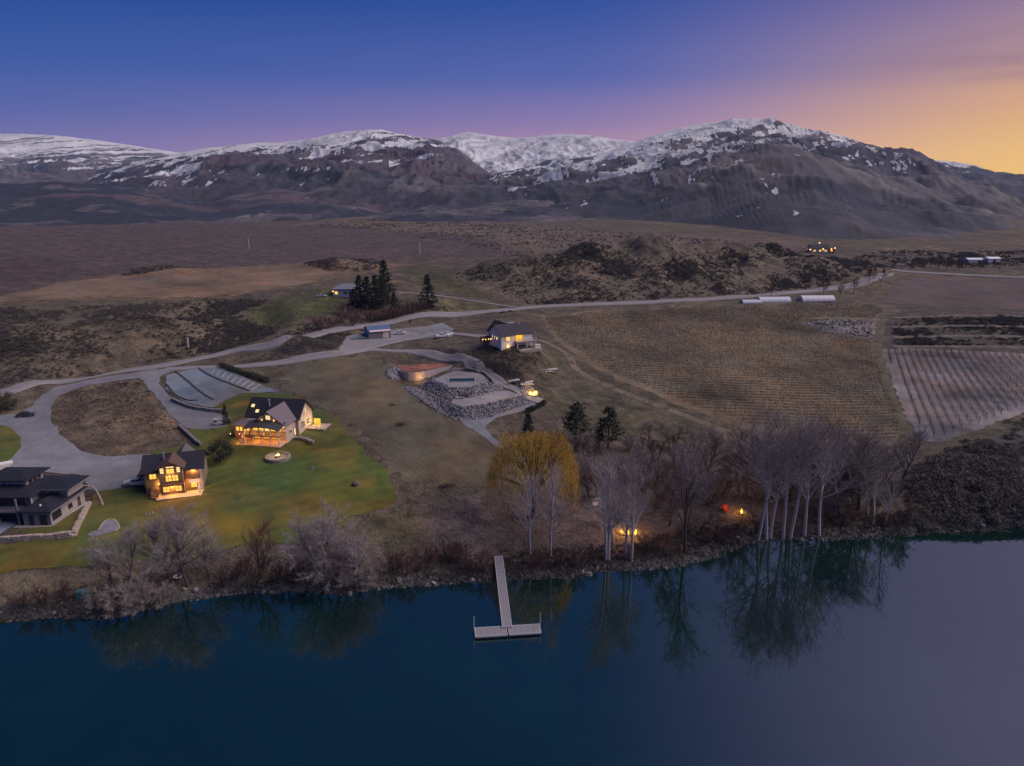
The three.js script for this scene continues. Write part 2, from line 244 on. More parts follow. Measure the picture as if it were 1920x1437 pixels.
{
  const xs = [], zs = gridZ, pos = [], col = [], uv = [], idx = [];
  for (let x = 0; x < 3200; x += Math.max(1.1, 0.0145 * x)) xs.push(x);
  const X = gridX; X.push(...xs.slice(1).reverse().map(v => -v), ...xs);
  for (let d = 60; d < 3600; d += d < 84 ? 4 : Math.max(0.95, 0.0075 * d)) zs.push(-d);
  for (const z of zs) for (const x of X) { const h = H(x, z), c = landColour(x, z, h); pos.push(x, h, z); gridY.push(h); col.push(...c); uv.push(x, z); }
  const nx = X.length;
  for (let j = 0; j + 1 < zs.length; j++) for (let i = 0; i + 1 < nx; i++) { const a = j * nx + i, b = a + 1, c = a + nx, d = c + 1; idx.push(a, b, c, b, d, c); }
  ground('ground', geom(pos, idx, uv, col), new THREE.MeshStandardMaterial({ vertexColors: true, map: texGrass, bumpMap: bumpGrass, bumpScale: 0.5, roughness: 1, side: THREE.DoubleSide }));
}
// height of the built ground, exact on its faces
function Y(x, z) {
  const find = (A, v, up) => { let a = 0, b = A.length - 1; while (b - a > 1) { const m = (a + b) >> 1; if (up ? A[m] <= v : A[m] >= v) a = m; else b = m; } return a; };
  const i = find(gridX, x, true), j = find(gridZ, z, false), n = gridX.length, u = clamp((x - gridX[i]) / (gridX[i + 1] - gridX[i])), v = clamp((z - gridZ[j]) / (gridZ[j + 1] - gridZ[j]));
  const a = gridY[j * n + i], b = gridY[j * n + i + 1], c = gridY[(j + 1) * n + i], d = gridY[(j + 1) * n + i + 1];
  return u + v <= 1 ? a + (b - a) * u + (c - a) * v : d + (c - d) * (1 - u) + (b - d) * (1 - v);
}
const here = (px, py) => { const p = on(px, py); p[1] = Y(p[0], p[2]); return p; };
// the lake
{
  const pos = [], idx = [], uv = [], X = [-3000, -800, -300, -150, -75, 0, 75, 150, 300, 800, 3000], Z = [600, 200, 60, -40, -90, -140, -200, -420];
  for (const z of Z) for (const x of X) { pos.push(x, 0, z); uv.push(x, z); }
  for (let j = 0; j + 1 < Z.length; j++) for (let i = 0; i + 1 < X.length; i++) { const a = j * X.length + i, b = a + 1, c = a + X.length, d = c + 1; idx.push(a, b, c, b, d, c); }
  const ripple = tex(512, (u, v) => { const k = pfbm(u, v * 1, 10, 5); return [k, k, k]; }, 1 / 34, false);
  const weed = tex(512, (u, v) => { const k = smooth(0.3, 0.75, pfbm(u, v, 5, 5)); return mix3([0.30, 0.62, 0.72], [0.75, 1.0, 0.92], k); }, 1 / 70);
  ground('lake', geom(pos, idx, uv), new THREE.MeshPhysicalMaterial({ color: new THREE.Color().setRGB(0.004, 0.021, 0.018), specularColor: new THREE.Color(0.88, 1.0, 0.93), map: weed, roughness: 0.015, ior: 2.8, bumpMap: ripple, bumpScale: 0.012, side: THREE.DoubleSide }));
}

// ---------------------------------------------------------------- mountains: ridges with spurs and draws, snow on the heights
function mountain(name, o) {
  const crest = o.crest.map(p => afar(p[0], p[1], p[2] ?? o.far)), n = crest.length;
  const along = t => { const k = Math.min(n - 2, Math.floor(t * (n - 1))), u = t * (n - 1) - k, a = crest[Math.max(0, k - 1)], b = crest[k], c = crest[k + 1], d = crest[Math.min(n - 1, k + 2)];
    return [0, 1, 2].map(i => 0.5 * (2 * b[i] + (c[i] - a[i]) * u + (2 * a[i] - 5 * b[i] + 4 * c[i] - d[i]) * u * u + (3 * b[i] - a[i] - 3 * c[i] + d[i]) * u * u * u)); };
  const NX = o.nx, NV = o.nv, NB = 10, rows = NV + 1 + NB, P = new Float32Array((NX + 1) * rows * 3), gul = new Float32Array((NX + 1) * rows);
  const span = Math.hypot(crest[n - 1][0] - crest[0][0], crest[n - 1][2] - crest[0][2]);
  for (let i = 0; i <= NX; i++) {
    const t = i / NX, c = along(t), L = Math.hypot(c[0], c[2]), foot = o.foot(t), fd = foot[0], turn = foot[1] + (fbm(t * 9 + o.seed, 1.7, 3) - 0.5) * 0.05;
    const az = Math.atan2(c[0], -c[2]) + turn, F = [Math.sin(az) * fd, 0, -Math.cos(az) * fd];
    const fh = Math.min(landSmooth(F[0], F[2]) - 4, c[1]);
    for (let j = 0; j < rows; j++) {
      const v = j / NV, back = v > 1 ? (v - 1) * NV / NB : 0, q = Math.min(v, 1);
      let x = mix(F[0], c[0], q) + c[0] / L * back * span * 0.12, z = mix(F[2], c[2], q) + c[2] / L * back * span * 0.12;
      let y = mix(fh, c[1], Math.pow(q, o.pow)) - back * back * (c[1] - fh) * 0.7;
      // slanting spurs, broad swells and draws, small relief; all die out towards the skyline and the plain
      const env = Math.pow(q, 0.7) * Math.pow(1 - q, 0.7) * 2.1, wx = x + 260 * (fbm(x * 0.0016 + o.seed, z * 0.0016, 3) - 0.5), wz = z + 260 * (fbm(x * 0.0016 + 9, z * 0.0016 + o.seed, 3) - 0.5);
      const su = (wx * o.slant[0] + wz * o.slant[1]) / o.spur, sv = (-wx * o.slant[1] + wz * o.slant[0]) / (o.spur * 3.2);
      const g1 = ridged(su + o.seed, sv, 4, 0.45), g2 = fbm(wx * 0.0034 + o.seed, wz * 0.0024, 4, 0.5), g3 = ridged(wx * 0.011, wz * 0.008 + o.seed, 4, 0.5);
      const g4 = ridged(wx * 0.03 + 5, wz * 0.02, 3, 0.5); y += env * o.rough * ((g1 - 0.60) * 1.5 + (g2 - 0.5) * 1.8 + (g3 - 0.6) * 0.62 + (g4 - 0.6) * 0.17) + (g3 - 0.6) * o.rough * 0.07 * Math.min(1, q * 4);
      if (o.lumps && q < 0.6) y += o.lumps * (fbm(wx * 0.006 + 3, wz * 0.006, 4) - 0.5) * 2 * Math.sin(Math.min(1, q / 0.6) * Math.PI);
      const k = j * (NX + 1) + i; P[k * 3] = x; P[k * 3 + 1] = y; P[k * 3 + 2] = z; gul[k] = g1 * 0.5 + g2 * 0.2 + g3 * 0.3;
    }
  }
  const idx = [], uv = [];
  for (let j = 0; j < rows; j++) for (let i = 0; i <= NX; i++) uv.push(i / NX, j / (rows - 1));
  for (let j = 0; j + 1 < rows; j++) for (let i = 0; i < NX; i++) { const a = j * (NX + 1) + i, b = a + 1, c = a + NX + 1, d = c + 1; idx.push(a, b, c, b, d, c); }
  const geo = geom(Array.from(P), idx, uv), N = geo.attributes.normal;
  // what grows and lies on it: grass, brush in the draws, rusty benches, snow that the wind has left in the hollows
  const TW = o.tw, TH = o.th, d = new Uint8Array(TW * TH * 4), enc = c => Math.round(255 * clamp(c <= 0.0031308 ? c * 12.92 : 1.055 * Math.pow(c, 1 / 2.4) - 0.055));
  for (let b = 0; b < TH; b++) for (let a = 0; a < TW; a++) {
    const fi = a / TW * NX, fj = b / TH * (rows - 1), i = Math.min(NX - 1, fi | 0), j = Math.min(rows - 2, fj | 0), k = j * (NX + 1) + i, u = fi - i, w = fj - j;
    const g = q => mix(mix(q(k), q(k + 1), u), mix(q(k + NX + 1), q(k + NX + 2), u), w);
    const x = g(m => P[m * 3]), y = g(m => P[m * 3 + 1]), z = g(m => P[m * 3 + 2]), nx = g(m => N.getX(m)), gl = g(m => gul[m]), t = a / TW, q = clamp(fj / NV);
    const fq = o.fine ?? 1, s1 = fbm(x * 0.0035 * fq + o.seed, z * 0.0035 * fq, 4), s2 = fbm(x * 0.016 * fq + 7, z * 0.011 * fq + y * 0.02, 4), s3 = fbm(x * 0.07 * fq, y * 0.11 + z * 0.045 * fq, 3);
    const st = fbm((x * 0.8 + z * 0.35 + y * 0.9) * 0.012, (y * 1.6 - x * 0.35) * 0.03 + o.seed, 4);   // streaks along the slope
    let c = mix3([0.094, 0.074, 0.076], [0.048, 0.046, 0.058], smooth(0.40, 0.60, s1));
    c = mix3(c, [0.170, 0.142, 0.110], smooth(0.48, 0.60, s2) * 0.85 * (1 - q * 0.6));
    c = mix3(c, [0.016, 0.021, 0.033], smooth(0.475, 0.54, s1 * 0.30 + s2 * 0.36 + 0.40 * (1.12 - gl)) * (o.scrub ?? 0.8));
    if (o.rust) c = mix3(c, [0.100, 0.060, 0.060], smooth(0.5, 0.62, fbm(x * 0.0022 + 2, z * 0.0035, 3)) * o.rust);
    const kk = 0.5 + 1.0 * s3; c = [c[0] * kk * 0.86, c[1] * kk * 0.95, c[2] * kk * 1.12];
    const line = o.snow(t, q) + (s1 - 0.5) * 120 + (s2 - 0.5) * 150 + (s3 - 0.5) * 130 + (st - 0.5) * 300 + (fbm(x * 0.22, z * 0.16 + y * 0.3, 2) - 0.5) * 90 + nx * o.lee + (gl - 0.55) * (o.gully ?? 260);
    const rib = o.streak ? smooth(0.62, 0.80, ridged((x * 0.75 - y * 1.9) * 0.011 + s2, y * 0.003, 3)) * o.streak * smooth(0.99, 0.9, q) : 0;
    c = mix3(c, [0.60, 0.61, 0.63], smooth(-4, 14, y - line) * (1 - rib));
    const at = (b * TW + a) * 4; d[at] = enc(c[0]); d[at + 1] = enc(c[1]); d[at + 2] = enc(c[2]); d[at + 3] = 255;
  }
  const map = new THREE.DataTexture(d, TW, TH, THREE.RGBAFormat); map.colorSpace = THREE.SRGBColorSpace; map.magFilter = map.minFilter = THREE.LinearFilter; map.needsUpdate = true;
  return ground(name, geo, new THREE.MeshStandardMaterial({ map, roughness: 1, side: THREE.DoubleSide }));
}
mountain('mountain_ridge', { seed: 1.3, far: 6000, nx: 240, nv: 90, tw: 1024, th: 384, slant: [0.75, 0.65], spur: 420, pow: 1.2, rough: 70, lee: 60, gully: 330, streak: 0.9, scrub: 0.5, snow: t => 225 + t * 40, foot: t => [3400, -0.03],
  crest: [[-700, 238], [-350, 244], [-120, 247], [-40, 252], [20, 251], [60, 252], [100, 254], [150, 259], [210, 267], [260, 275], [300, 281], [340, 287], [400, 296], [470, 300]] });
mountain('mountain_ridge', { seed: 4.1, far: 5600, nx: 220, nv: 100, tw: 1024, th: 512, slant: [0.9, 0.4], spur: 620, pow: 1.1, rough: 90, lee: 50, streak: 0.35, scrub: 0.45, snow: t => 175, foot: t => [3000, 0.0],
  crest: [[620, 300], [700, 285], [760, 270], [800, 262], [840, 256], [872, 248], [900, 251], [930, 255], [965, 258], [1000, 257], [1040, 252], [1080, 252], [1115, 255], [1150, 261], [1190, 265], [1240, 272], [1300, 280]] });
mountain('mountain_ridge', { seed: 7.7, far: 5200, nx: 200, nv: 80, tw: 1024, th: 384, slant: [0.8, 0.6], spur: 520, pow: 1.1, rough: 60, lee: 80, scrub: 0.7, snow: t => 235, foot: t => [2300, 0.06],
  crest: [[1640, 300], [1690, 292], [1730, 297], [1770, 302], [1800, 305], [1832, 311], [1858, 322], [1885, 323], [1920, 330], [1990, 326], [2080, 332], [2200, 318], [2400, 326], [2700, 334]] });
mountain('mountain', { seed: 2.9, far: 3700, nx: 420, nv: 150, tw: 2048, th: 768, slant: [0.72, -0.7], spur: 560, pow: 1.1, rough: 56, lee: 110, lumps: 26, rust: 0.6, snow: t => 222 + Math.max(0, t - 0.55) * 330, foot: t => [mix(1250, 1080, t), (t - 0.45) * 0.16],
  crest: [[180, 318], [260, 302], [330, 289], [380, 279], [420, 275], [480, 268], [530, 267], [575, 262], [620, 252], [660, 246], [700, 244], [740, 250], [780, 258], [810, 264], [850, 281], [880, 300], [910, 322], [945, 345], [985, 366]] });
mountain('mountain', { seed: 5.6, far: 3500, nx: 520, nv: 170, tw: 2048, th: 1024, slant: [0.72, -0.7], spur: 640, pow: 0.98, rough: 58, lee: 150, lumps: 22, snow: t => 214 + Math.max(0, t - 0.5) * 330 - 60 * smooth(0.35, 0.1, t), foot: t => [mix(1000, 530, smooth(0.1, 0.7, t)), (t - 0.3) * 0.22],
  crest: [[890, 352], [960, 330], [1030, 312], [1090, 297], [1140, 284], [1190, 266], [1235, 250], [1280, 239], [1330, 230], [1370, 225], [1410, 224], [1450, 229], [1495, 240], [1540, 248], [1580, 258], [1612, 268], [1650, 280], [1680, 281], [1720, 297], [1760, 322], [1820, 352], [1890, 388], [1990, 420]] });
mountain('foothill', { seed: 8.2, far: 1750, nx: 300, nv: 80, tw: 2048, th: 512, slant: [0.8, 0.5], spur: 230, pow: 1.0, rough: 22, lee: 0, rust: 0.9, scrub: 0.95, snow: t => 900, fine: 2.6, foot: t => [1000, 0.02],
  crest: [[-700, 345], [-400, 338], [-200, 346], [-60, 340], [30, 345], [110, 341], [200, 352], [290, 366], [370, 372], [440, 364], [520, 356], [590, 366], [650, 384], [720, 402], [780, 412]] });
mountain('foothill', { seed: 3.4, far: 1500, nx: 260, nv: 80, tw: 1536, th: 512, slant: [0.8, -0.6], spur: 260, pow: 0.95, rough: 20, lee: 0, rust: 0.1, scrub: 0.95, snow: t => 900, fine: 2.6, foot: t => [mix(980, 860, t), 0.0],
  crest: [[640, 412], [720, 398], [790, 385], [860, 388], [930, 378], [1000, 374], [1070, 384], [1150, 394], [1220, 404], [1290, 420], [1360, 436]] });

// ---------------------------------------------------------------- lawns, gravel, fields and roads laid over the ground
const clearings = [];                                                   // where no scrub grows
const keptClear = (x, z) => clearings.some(c => inBox(c.b, x, z) && (c.P ? sdPoly(c.P, x, z) < 0.6 : c.L.some(p => (p[0] - x) ** 2 + (p[1] - z) ** 2 < c.r * c.r)));
function patch(name, P, m, o = {}) {                                   // P: outline on the map; cut from a grid that follows the ground
  const cell = o.cell ?? 1.1, lift = o.lift ?? 0.06, rag = o.rag ?? 0, b = box2(P, rag + cell), pos = [], uv = [], col = [], mot = o.mottle ?? 0.5, hue = o.hue ?? 0.1, c = Math.cos(o.turn ?? 0), s = Math.sin(o.turn ?? 0);
  const nx = Math.ceil((b[2] - b[0]) / cell), nz = Math.ceil((b[3] - b[1]) / cell), D = new Float32Array((nx + 1) * (nz + 1));
  const sd = (x, z) => sdPoly(P, x, z) + (rag ? (fbm(x * 0.35, z * 0.35, 3) - 0.5) * 2 * rag : 0);
  for (let j = 0; j <= nz; j++) for (let i = 0; i <= nx; i++) D[j * (nx + 1) + i] = sd(b[0] + i * cell, b[1] + j * cell);
  const put = (x, z) => { const n = fbm(x * 0.045 + 11, z * 0.045, 4), k = 1 + mot * 2 * (n - 0.5) + mot * 1.1 * (fbm(x * 0.3, z * 0.3 + 7, 3) - 0.5), w = hue * 2 * (fbm(x * 0.07 - 5, z * 0.07, 3) - 0.5) * 2; col.push(k * (1 + w), k, k * (1 - w)); pos.push(x, Y(x, z) + lift, z); uv.push(x * c + z * s, -x * s + z * c); };
  for (let j = 0; j < nz; j++) for (let i = 0; i < nx; i++) {
    const q = [[i, j], [i, j + 1], [i + 1, j + 1], [i + 1, j]].map(([a, e]) => [b[0] + a * cell, b[1] + e * cell, D[e * (nx + 1) + a]]);
    if (q.every(v => v[2] >= 0)) continue;
    const out = [];
    for (let k = 0; k < 4; k++) { const a = q[k], e = q[(k + 1) % 4]; if (a[2] < 0) out.push(a); if ((a[2] < 0) !== (e[2] < 0)) { const t = a[2] / (a[2] - e[2]); out.push([mix(a[0], e[0], t), mix(a[1], e[1], t)]); } }
    for (let k = 1; k + 1 < out.length; k++) { put(out[0][0], out[0][1]); put(out[k][0], out[k][1]); put(out[k + 1][0], out[k + 1][1]); }
  }
  m.vertexColors = true; const g = geom(pos, null, uv, col), N = g.attributes.normal;
  for (let k = 0; k < N.count; k++) { const x = pos[k * 3], z = pos[k * 3 + 2], e = cell, v = new THREE.Vector3(Y(x - e, z) - Y(x + e, z), 2 * e, Y(x, z - e) - Y(x, z + e)).normalize(); N.setXYZ(k, v.x, v.y, v.z); }
  if (!o.open) clearings.push({ P, b });
  return ground(name, g, m);
}
function spline(pts, step) { const c = new THREE.CatmullRomCurve3(pts.map(p => new THREE.Vector3(p[0], 0, p[1])), false, 'centripetal'), n = Math.max(4, Math.ceil(c.getLength() / step)); return c.getSpacedPoints(n).map(v => [v.x, v.z]); }
function road(name, pts, width, m, o = {}) {
  const L = spline(pts, o.step ?? 2), mids = L.map(p => Y(p[0], p[1])), level_ = mids.map((_, i) => { let s = 0, n = 0; for (let k = -4; k <= 4; k++) { const v = mids[i + k]; if (v !== undefined) { s += v; n++; } } return s / n; }), pos = [], uv = [], idx = [], K = 8, lift = o.lift ?? 0.10; let run = 0;
  for (let i = 0; i < L.length; i++) {
    const a = L[Math.max(0, i - 1)], b = L[Math.min(L.length - 1, i + 1)], dx = b[0] - a[0], dz = b[1] - a[1], l = Math.hypot(dx, dz) || 1, nx = -dz / l, nz = dx / l;
    if (i) run += Math.hypot(L[i][0] - L[i - 1][0], L[i][1] - L[i - 1][1]);
    const w = (typeof width === 'function' ? width(i / (L.length - 1)) : width) * (1 + (fbm(run * 0.12, o.seed ?? 2, 3) - 0.5) * 0.16);
    if (!i) clearings.push({ L, r: w / 2 + 1, b: box2(L, w) });
    let top = level_[i]; for (let k = 0; k <= K; k++) top = Math.max(top, Y(L[i][0] + nx * w * (k / K - 0.5), L[i][1] + nz * w * (k / K - 0.5)) - 0.25);
    for (let k = 0; k <= K; k++) { const t = k === 0 ? -0.5 : k === K ? 0.5 : (k - K / 2) / (K / 2 - 1) * 0.46, x = L[i][0] + nx * w * t, z = L[i][1] + nz * w * t, edge = Math.abs(t) > 0.49; pos.push(x, o.flat ? Y(x, z) + (edge ? 0.01 : lift) : edge ? Y(x, z) - 0.15 : Math.min(Math.max(Y(x, z) + 0.07, top + lift + 0.06 * (1 - 4 * t * t)), Y(x, z) + 0.4), z); uv.push(w * t, run); }
    if (i) for (let k = 0; k < K; k++) { const p = (i - 1) * (K + 1) + k, q = p + K + 1; idx.push(p, p + 1, q, p + 1, q + 1, q); }
  }
  return ground(name, geom(pos, idx, uv), m);
}
const texLawn = tex(512, (u, v) => { const a = pfbm(u, v, 5, 6), b = pfbm(u + 0.3, v + 0.7, 40, 3), y = smooth(0.42, 0.66, pfbm(u + 0.5, v + 0.2, 4, 4)), mow = 0.06 * Math.sin((u * 0.6 + v) * 2 * Math.PI * 10); const k = 0.62 + 0.42 * a + 0.3 * (b - 0.5) + mow; return mix3([0.70 * k, 0.86 * k, 0.62 * k], [1.22 * k, 0.98 * k, 0.80 * k], y); }, 1 / 47);
const texRoad = tex(512, (u, v) => { const rut = Math.exp(-(((u - 0.28) / 0.07) ** 2)) + Math.exp(-(((u - 0.72) / 0.07) ** 2)), k = 0.66 + 0.3 * pfbm(u, v, 8, 5) + 0.14 * (pfbm(u, v, 90, 2) - 0.5) + 0.08 * rut; return [k, k * 0.99, k]; });
const furrow = (seed, deep, dark) => tex(512, (u, v) => { const w = (pfbm(u + seed, v, 4, 4) - 0.5) * 0.045, r = 0.5 + 0.5 * Math.cos((v + w) * 2 * Math.PI * 8), k = 0.78 + 0.34 * (pfbm(u, v + seed, 12, 5) - 0.5) + deep * (r - 0.5) * (0.5 + pfbm(u, v, 6, 3)); return [k, k * (1 - dark * 0.04), k * (1 - dark * 0.08)]; });
const lawnMat = new THREE.MeshStandardMaterial({ color: new THREE.Color().setRGB(0.112, 0.118, 0.024), map: texLawn, bumpMap: bumpGrass, bumpScale: 0.06, roughness: 1, side: THREE.DoubleSide });
const gravelMat = new THREE.MeshStandardMaterial({ color: new THREE.Color().setRGB(0.235, 0.232, 0.252), map: texGravel, roughness: 1, side: THREE.DoubleSide });
const paleGravel = new THREE.MeshStandardMaterial({ color: new THREE.Color().setRGB(0.28, 0.27, 0.29), map: texGravel, roughness: 1, side: THREE.DoubleSide });
const roadMat = (() => { const t = texRoad.clone(); t.repeat.set(1 / 6, 1 / 14); t.offset.set(0.5, 0); t.needsUpdate = true; return new THREE.MeshStandardMaterial({ color: new THREE.Color().setRGB(0.27, 0.255, 0.268), map: t, roughness: 1, side: THREE.DoubleSide }); })();
function field(rgb, t, metres) { const m = t.clone(); m.repeat.set(1 / (metres * 8), 1 / (metres * 8)); m.needsUpdate = true; return new THREE.MeshStandardMaterial({ color: new THREE.Color().setRGB(...rgb), map: m, roughness: 1, side: THREE.DoubleSide }); }
const fur1 = furrow(0.2, 0.3, 1), fur2 = furrow(0.6, 0.12, 1);

patch('meadow', plan([[520, 690], [600, 672], [720, 668], [745, 700], [760, 722], [830, 775], [862, 792], [905, 822], [945, 850], [915, 880], [905, 915], [840, 915], [760, 900], [735, 880], [690, 832], [660, 795], [640, 778], [575, 752], [545, 735]]), field([0.122, 0.102, 0.066], furrow(0.1, 0.14, 1), 1.5), { rag: 6, mottle: 0.75, turn: (() => { const a = on(600, 720), b = on(760, 830); return Math.atan2(b[2] - a[2], b[0] - a[0]); })(), cell: 1.6, lift: 0.05 });
patch('lawn', plan([[392, 756], [455, 738], [545, 738], [578, 762], [612, 772], [640, 790], [656, 815], [682, 845], [720, 880], [735, 905], [750, 935], [725, 955], [660, 968], [590, 1000], [560, 1018], [430, 1026], [300, 1046], [150, 1064], [0, 1076], [-140, 1086], [-140, 1028], [0, 1020], [136, 1012], [162, 962], [184, 922], [240, 918], [285, 912], [283, 850], [330, 838], [372, 838], [352, 802], [400, 806], [420, 790]]), lawnMat, { rag: 1.2, lift: 0.08, mottle: 0.55, hue: 0.3 });
patch('lawn', plan([[-120, 792], [-20, 792], [20, 802], [38, 822], [42, 838], [22, 860], [0, 874], [-120, 886]]), lawnMat, { rag: 0.4, lift: 0.14 });
patch('lawn', xz([[28, 1000], [60, 990], [98, 987], [130, 965], [158, 948], [166, 947], [140, 996], [90, 1003]], 5.05), lawnMat, { rag: 0.1, lift: 0.08, cell: 0.9 });
patch('driveway', plan([[300, 690], [240, 701], [168, 712], [104, 726], [76, 742], [62, 760], [40, 775], [0, 780], [-120, 782], [-120, 905], [0, 890], [60, 884], [150, 892], [166, 917], [190, 921], [245, 913], [283, 906], [284, 852], [200, 857], [150, 846], [112, 814], [95, 790], [94, 764], [112, 742], [168, 722], [262, 709]]), gravelMat, { rag: 0.7, lift: 0.10, mottle: 0.35, hue: 0.04 });
patch('driveway', plan([[258, 706], [300, 692], [330, 690], [312, 700], [300, 708], [300, 722], [316, 745], [345, 762], [400, 772], [432, 784], [424, 800], [392, 806], [350, 804], [322, 784], [296, 748], [268, 716]]), gravelMat, { rag: 0.7, lift: 0.12, mottle: 0.35, hue: 0.04 });
patch('gravel_bed', plan([[312, 704], [350, 696], [400, 689], [430, 696], [480, 718], [524, 736], [455, 738], [424, 750], [400, 766], [345, 756], [310, 730]]), new THREE.MeshStandardMaterial({ color: new THREE.Color().setRGB(0.215, 0.24, 0.275), map: texGravel, roughness: 1, side: THREE.DoubleSide }), { rag: 0.3, lift: 0.16 });
patch('driveway', plan([[856, 786], [900, 783], [950, 771], [990, 759], [1004, 752], [1016, 760], [984, 770], [930, 785], [909, 800], [921, 818], [965, 845], [1000, 865], [985, 874], [940, 846], [900, 814], [868, 795]]), gravelMat, { rag: 0.2, lift: 0.10 });
patch('yard', plan([[650, 632], [690, 622], [740, 618], [800, 612], [830, 606], [850, 616], [850, 632], [800, 634], [740, 642], [690, 652], [655, 664], [630, 662], [640, 648]]), gravelMat, { rag: 1, lift: 0.10 });
patch('terrace_gravel', xz([[810, 713], [828, 719], [846, 727], [880, 726], [918, 716], [903, 701], [850, 695]], 13.0), paleGravel, { lift: 0.05, cell: 0.8 });
patch('terrace_gravel', plan([[846, 756], [870, 764], [905, 759], [976, 742], [962, 732], [930, 734], [880, 745], [850, 748]]), paleGravel, { lift: 0.05, cell: 0.8 });
patch('red_soil', plan([[742, 685], [757, 697], [792, 696], [822, 690], [848, 685], [820, 682], [780, 684]]), new THREE.MeshStandardMaterial({ color: new THREE.Color().setRGB(0.34, 0.135, 0.095), map: texGrass, roughness: 1, side: THREE.DoubleSide }), { lift: 0.06, rag: 0.5 });
patch('orchard_ground', plan([[1650, 656], [1700, 653], [1920, 663], [2150, 670], [2150, 740], [1920, 774], [1850, 800], [1780, 828], [1735, 832], [1712, 800], [1690, 760], [1668, 700]]), field([0.225, 0.198, 0.200], furrow(0.9, 0.12, 0), 2.9), { rag: 1.5, turn: 2.0, cell: 1.8, lift: 0.07, mottle: 0.8 });
patch('vineyard_ground', plan([[1010, 596], [1100, 584], [1300, 574], [1500, 570], [1660, 570], [1690, 582], [1650, 600], [1500, 598], [1530, 612], [1640, 640], [1648, 660], [1662, 700], [1688, 770], [1705, 832], [1560, 836], [1400, 806], [1270, 760], [1160, 712], [1090, 672], [1040, 636]]), field([0.180, 0.143, 0.094], fur2, 2.7), { rag: 3, turn: 0.02, cell: 2, lift: 0.05, mottle: 0.7 });
patch('ploughed_field', plan([[1680, 526], [1750, 518], [1920, 523], [2250, 530], [2250, 586], [1920, 582], [1700, 578], [1655, 566]]), field([0.105, 0.076, 0.070], furrow(0.35, 0.8, 1), 5), { rag: 1, turn: 0.95, cell: 3, lift: 0.10 });
patch('stubble_field', plan([[-260, 588], [0, 557], [120, 530], [260, 515], [500, 500], [560, 498], [640, 512], [560, 536], [440, 554], [300, 560], [150, 558], [-100, 578]]), field([0.205, 0.142, 0.092], fur1, 3.6), { rag: 6, turn: 0.42, cell: 4, lift: 0.14, mottle: 0.6 });
patch('stone_bed', plan([[163, 1004], [172, 998], [186, 994], [193, 982], [202, 976], [214, 977], [221, 986], [221, 992], [213, 997], [196, 1002], [176, 1007]]), new THREE.MeshStandardMaterial({ color: new THREE.Color().setRGB(0.25, 0.24, 0.27), map: texGravel, roughness: 1, side: THREE.DoubleSide }), { lift: 0.11, cell: 0.4 });

road('main_road', plan([[-260, 790], [-120, 760], [0, 738], [100, 718], [200, 702], [300, 686], [400, 667], [440, 657], [520, 641], [600, 625], [680, 612], [740, 602], [850, 590], [960, 580], [1000, 576], [1100, 571], [1200, 567], [1300, 562], [1400, 556], [1480, 549], [1560, 541], [1612, 531], [1648, 520], [1666, 513]]), t => 5.6 + 1.5 * smooth(0.8, 1, t), roadMat, { lift: 0.16 });
road('main_road', plan([[1670, 506], [1720, 511], [1780, 514], [1920, 521], [2200, 532]]), 6, roadMat, { lift: 0.3, step: 5 });
road('lane', plan([[310, 693], [370, 690], [430, 689], [500, 683], [560, 674], [640, 662], [690, 656], [730, 658], [790, 661], [850, 672], [888, 687], [926, 711], [963, 730], [991, 745], [1014, 755]]), 4.2, roadMat, { lift: 0.13, seed: 5 });
road('lane', plan([[640, 662], [690, 652], [750, 638], [800, 629], [840, 626], [880, 629], [908, 631]]), 4.6, roadMat, { lift: 0.15, seed: 7 });
for (const [y0, y1] of [[596, 592], [614, 611], [633, 630], [650, 650]]) road('terrace_path', plan([[1672, y0], [1740, (y0 + y1) / 2], [1830, y1], [1920, y1 + 2], [2200, y1 + 4]]), 2.4, new THREE.MeshStandardMaterial({ color: new THREE.Color().setRGB(0.17, 0.14, 0.115), map: texGrass, roughness: 1, side: THREE.DoubleSide }), { lift: 0.1, seed: y0, flat: true, step: 4 });
patch('fallow_ground', plan([[1492, 606], [1560, 599], [1648, 598], [1640, 618], [1634, 638], [1560, 626]]), new THREE.MeshStandardMaterial({ color: new THREE.Color().setRGB(0.19, 0.168, 0.165), map: texGrass, roughness: 1, side: THREE.DoubleSide }), { rag: 2, lift: 0.1, cell: 2, open: true });
road('footpath', plan([[742, 548], [800, 552], [860, 560], [920, 570], [968, 578]]), 2.2, roadMat, { lift: 0.2, seed: 9 });
road('field_track', plan([[1005, 636], [1040, 650], [1068, 670], [1078, 690], [1120, 715], [1200, 748], [1290, 782], [1370, 812]]), 3.0, new THREE.MeshStandardMaterial({ color: new THREE.Color().setRGB(0.175, 0.138, 0.095), map: texGrass, roughness: 1, side: THREE.DoubleSide }), { lift: 0.07, seed: 3, flat: true });
road('field_track', plan([[1655, 580], [1650, 620], [1645, 650], [1652, 690], [1668, 740], [1690, 800], [1706, 840]]), 3.4, new THREE.MeshStandardMaterial({ color: new THREE.Color().setRGB(0.115, 0.098, 0.062), map: texGrass, roughness: 1, side: THREE.DoubleSide }), { lift: 0.09, seed: 4, flat: true });

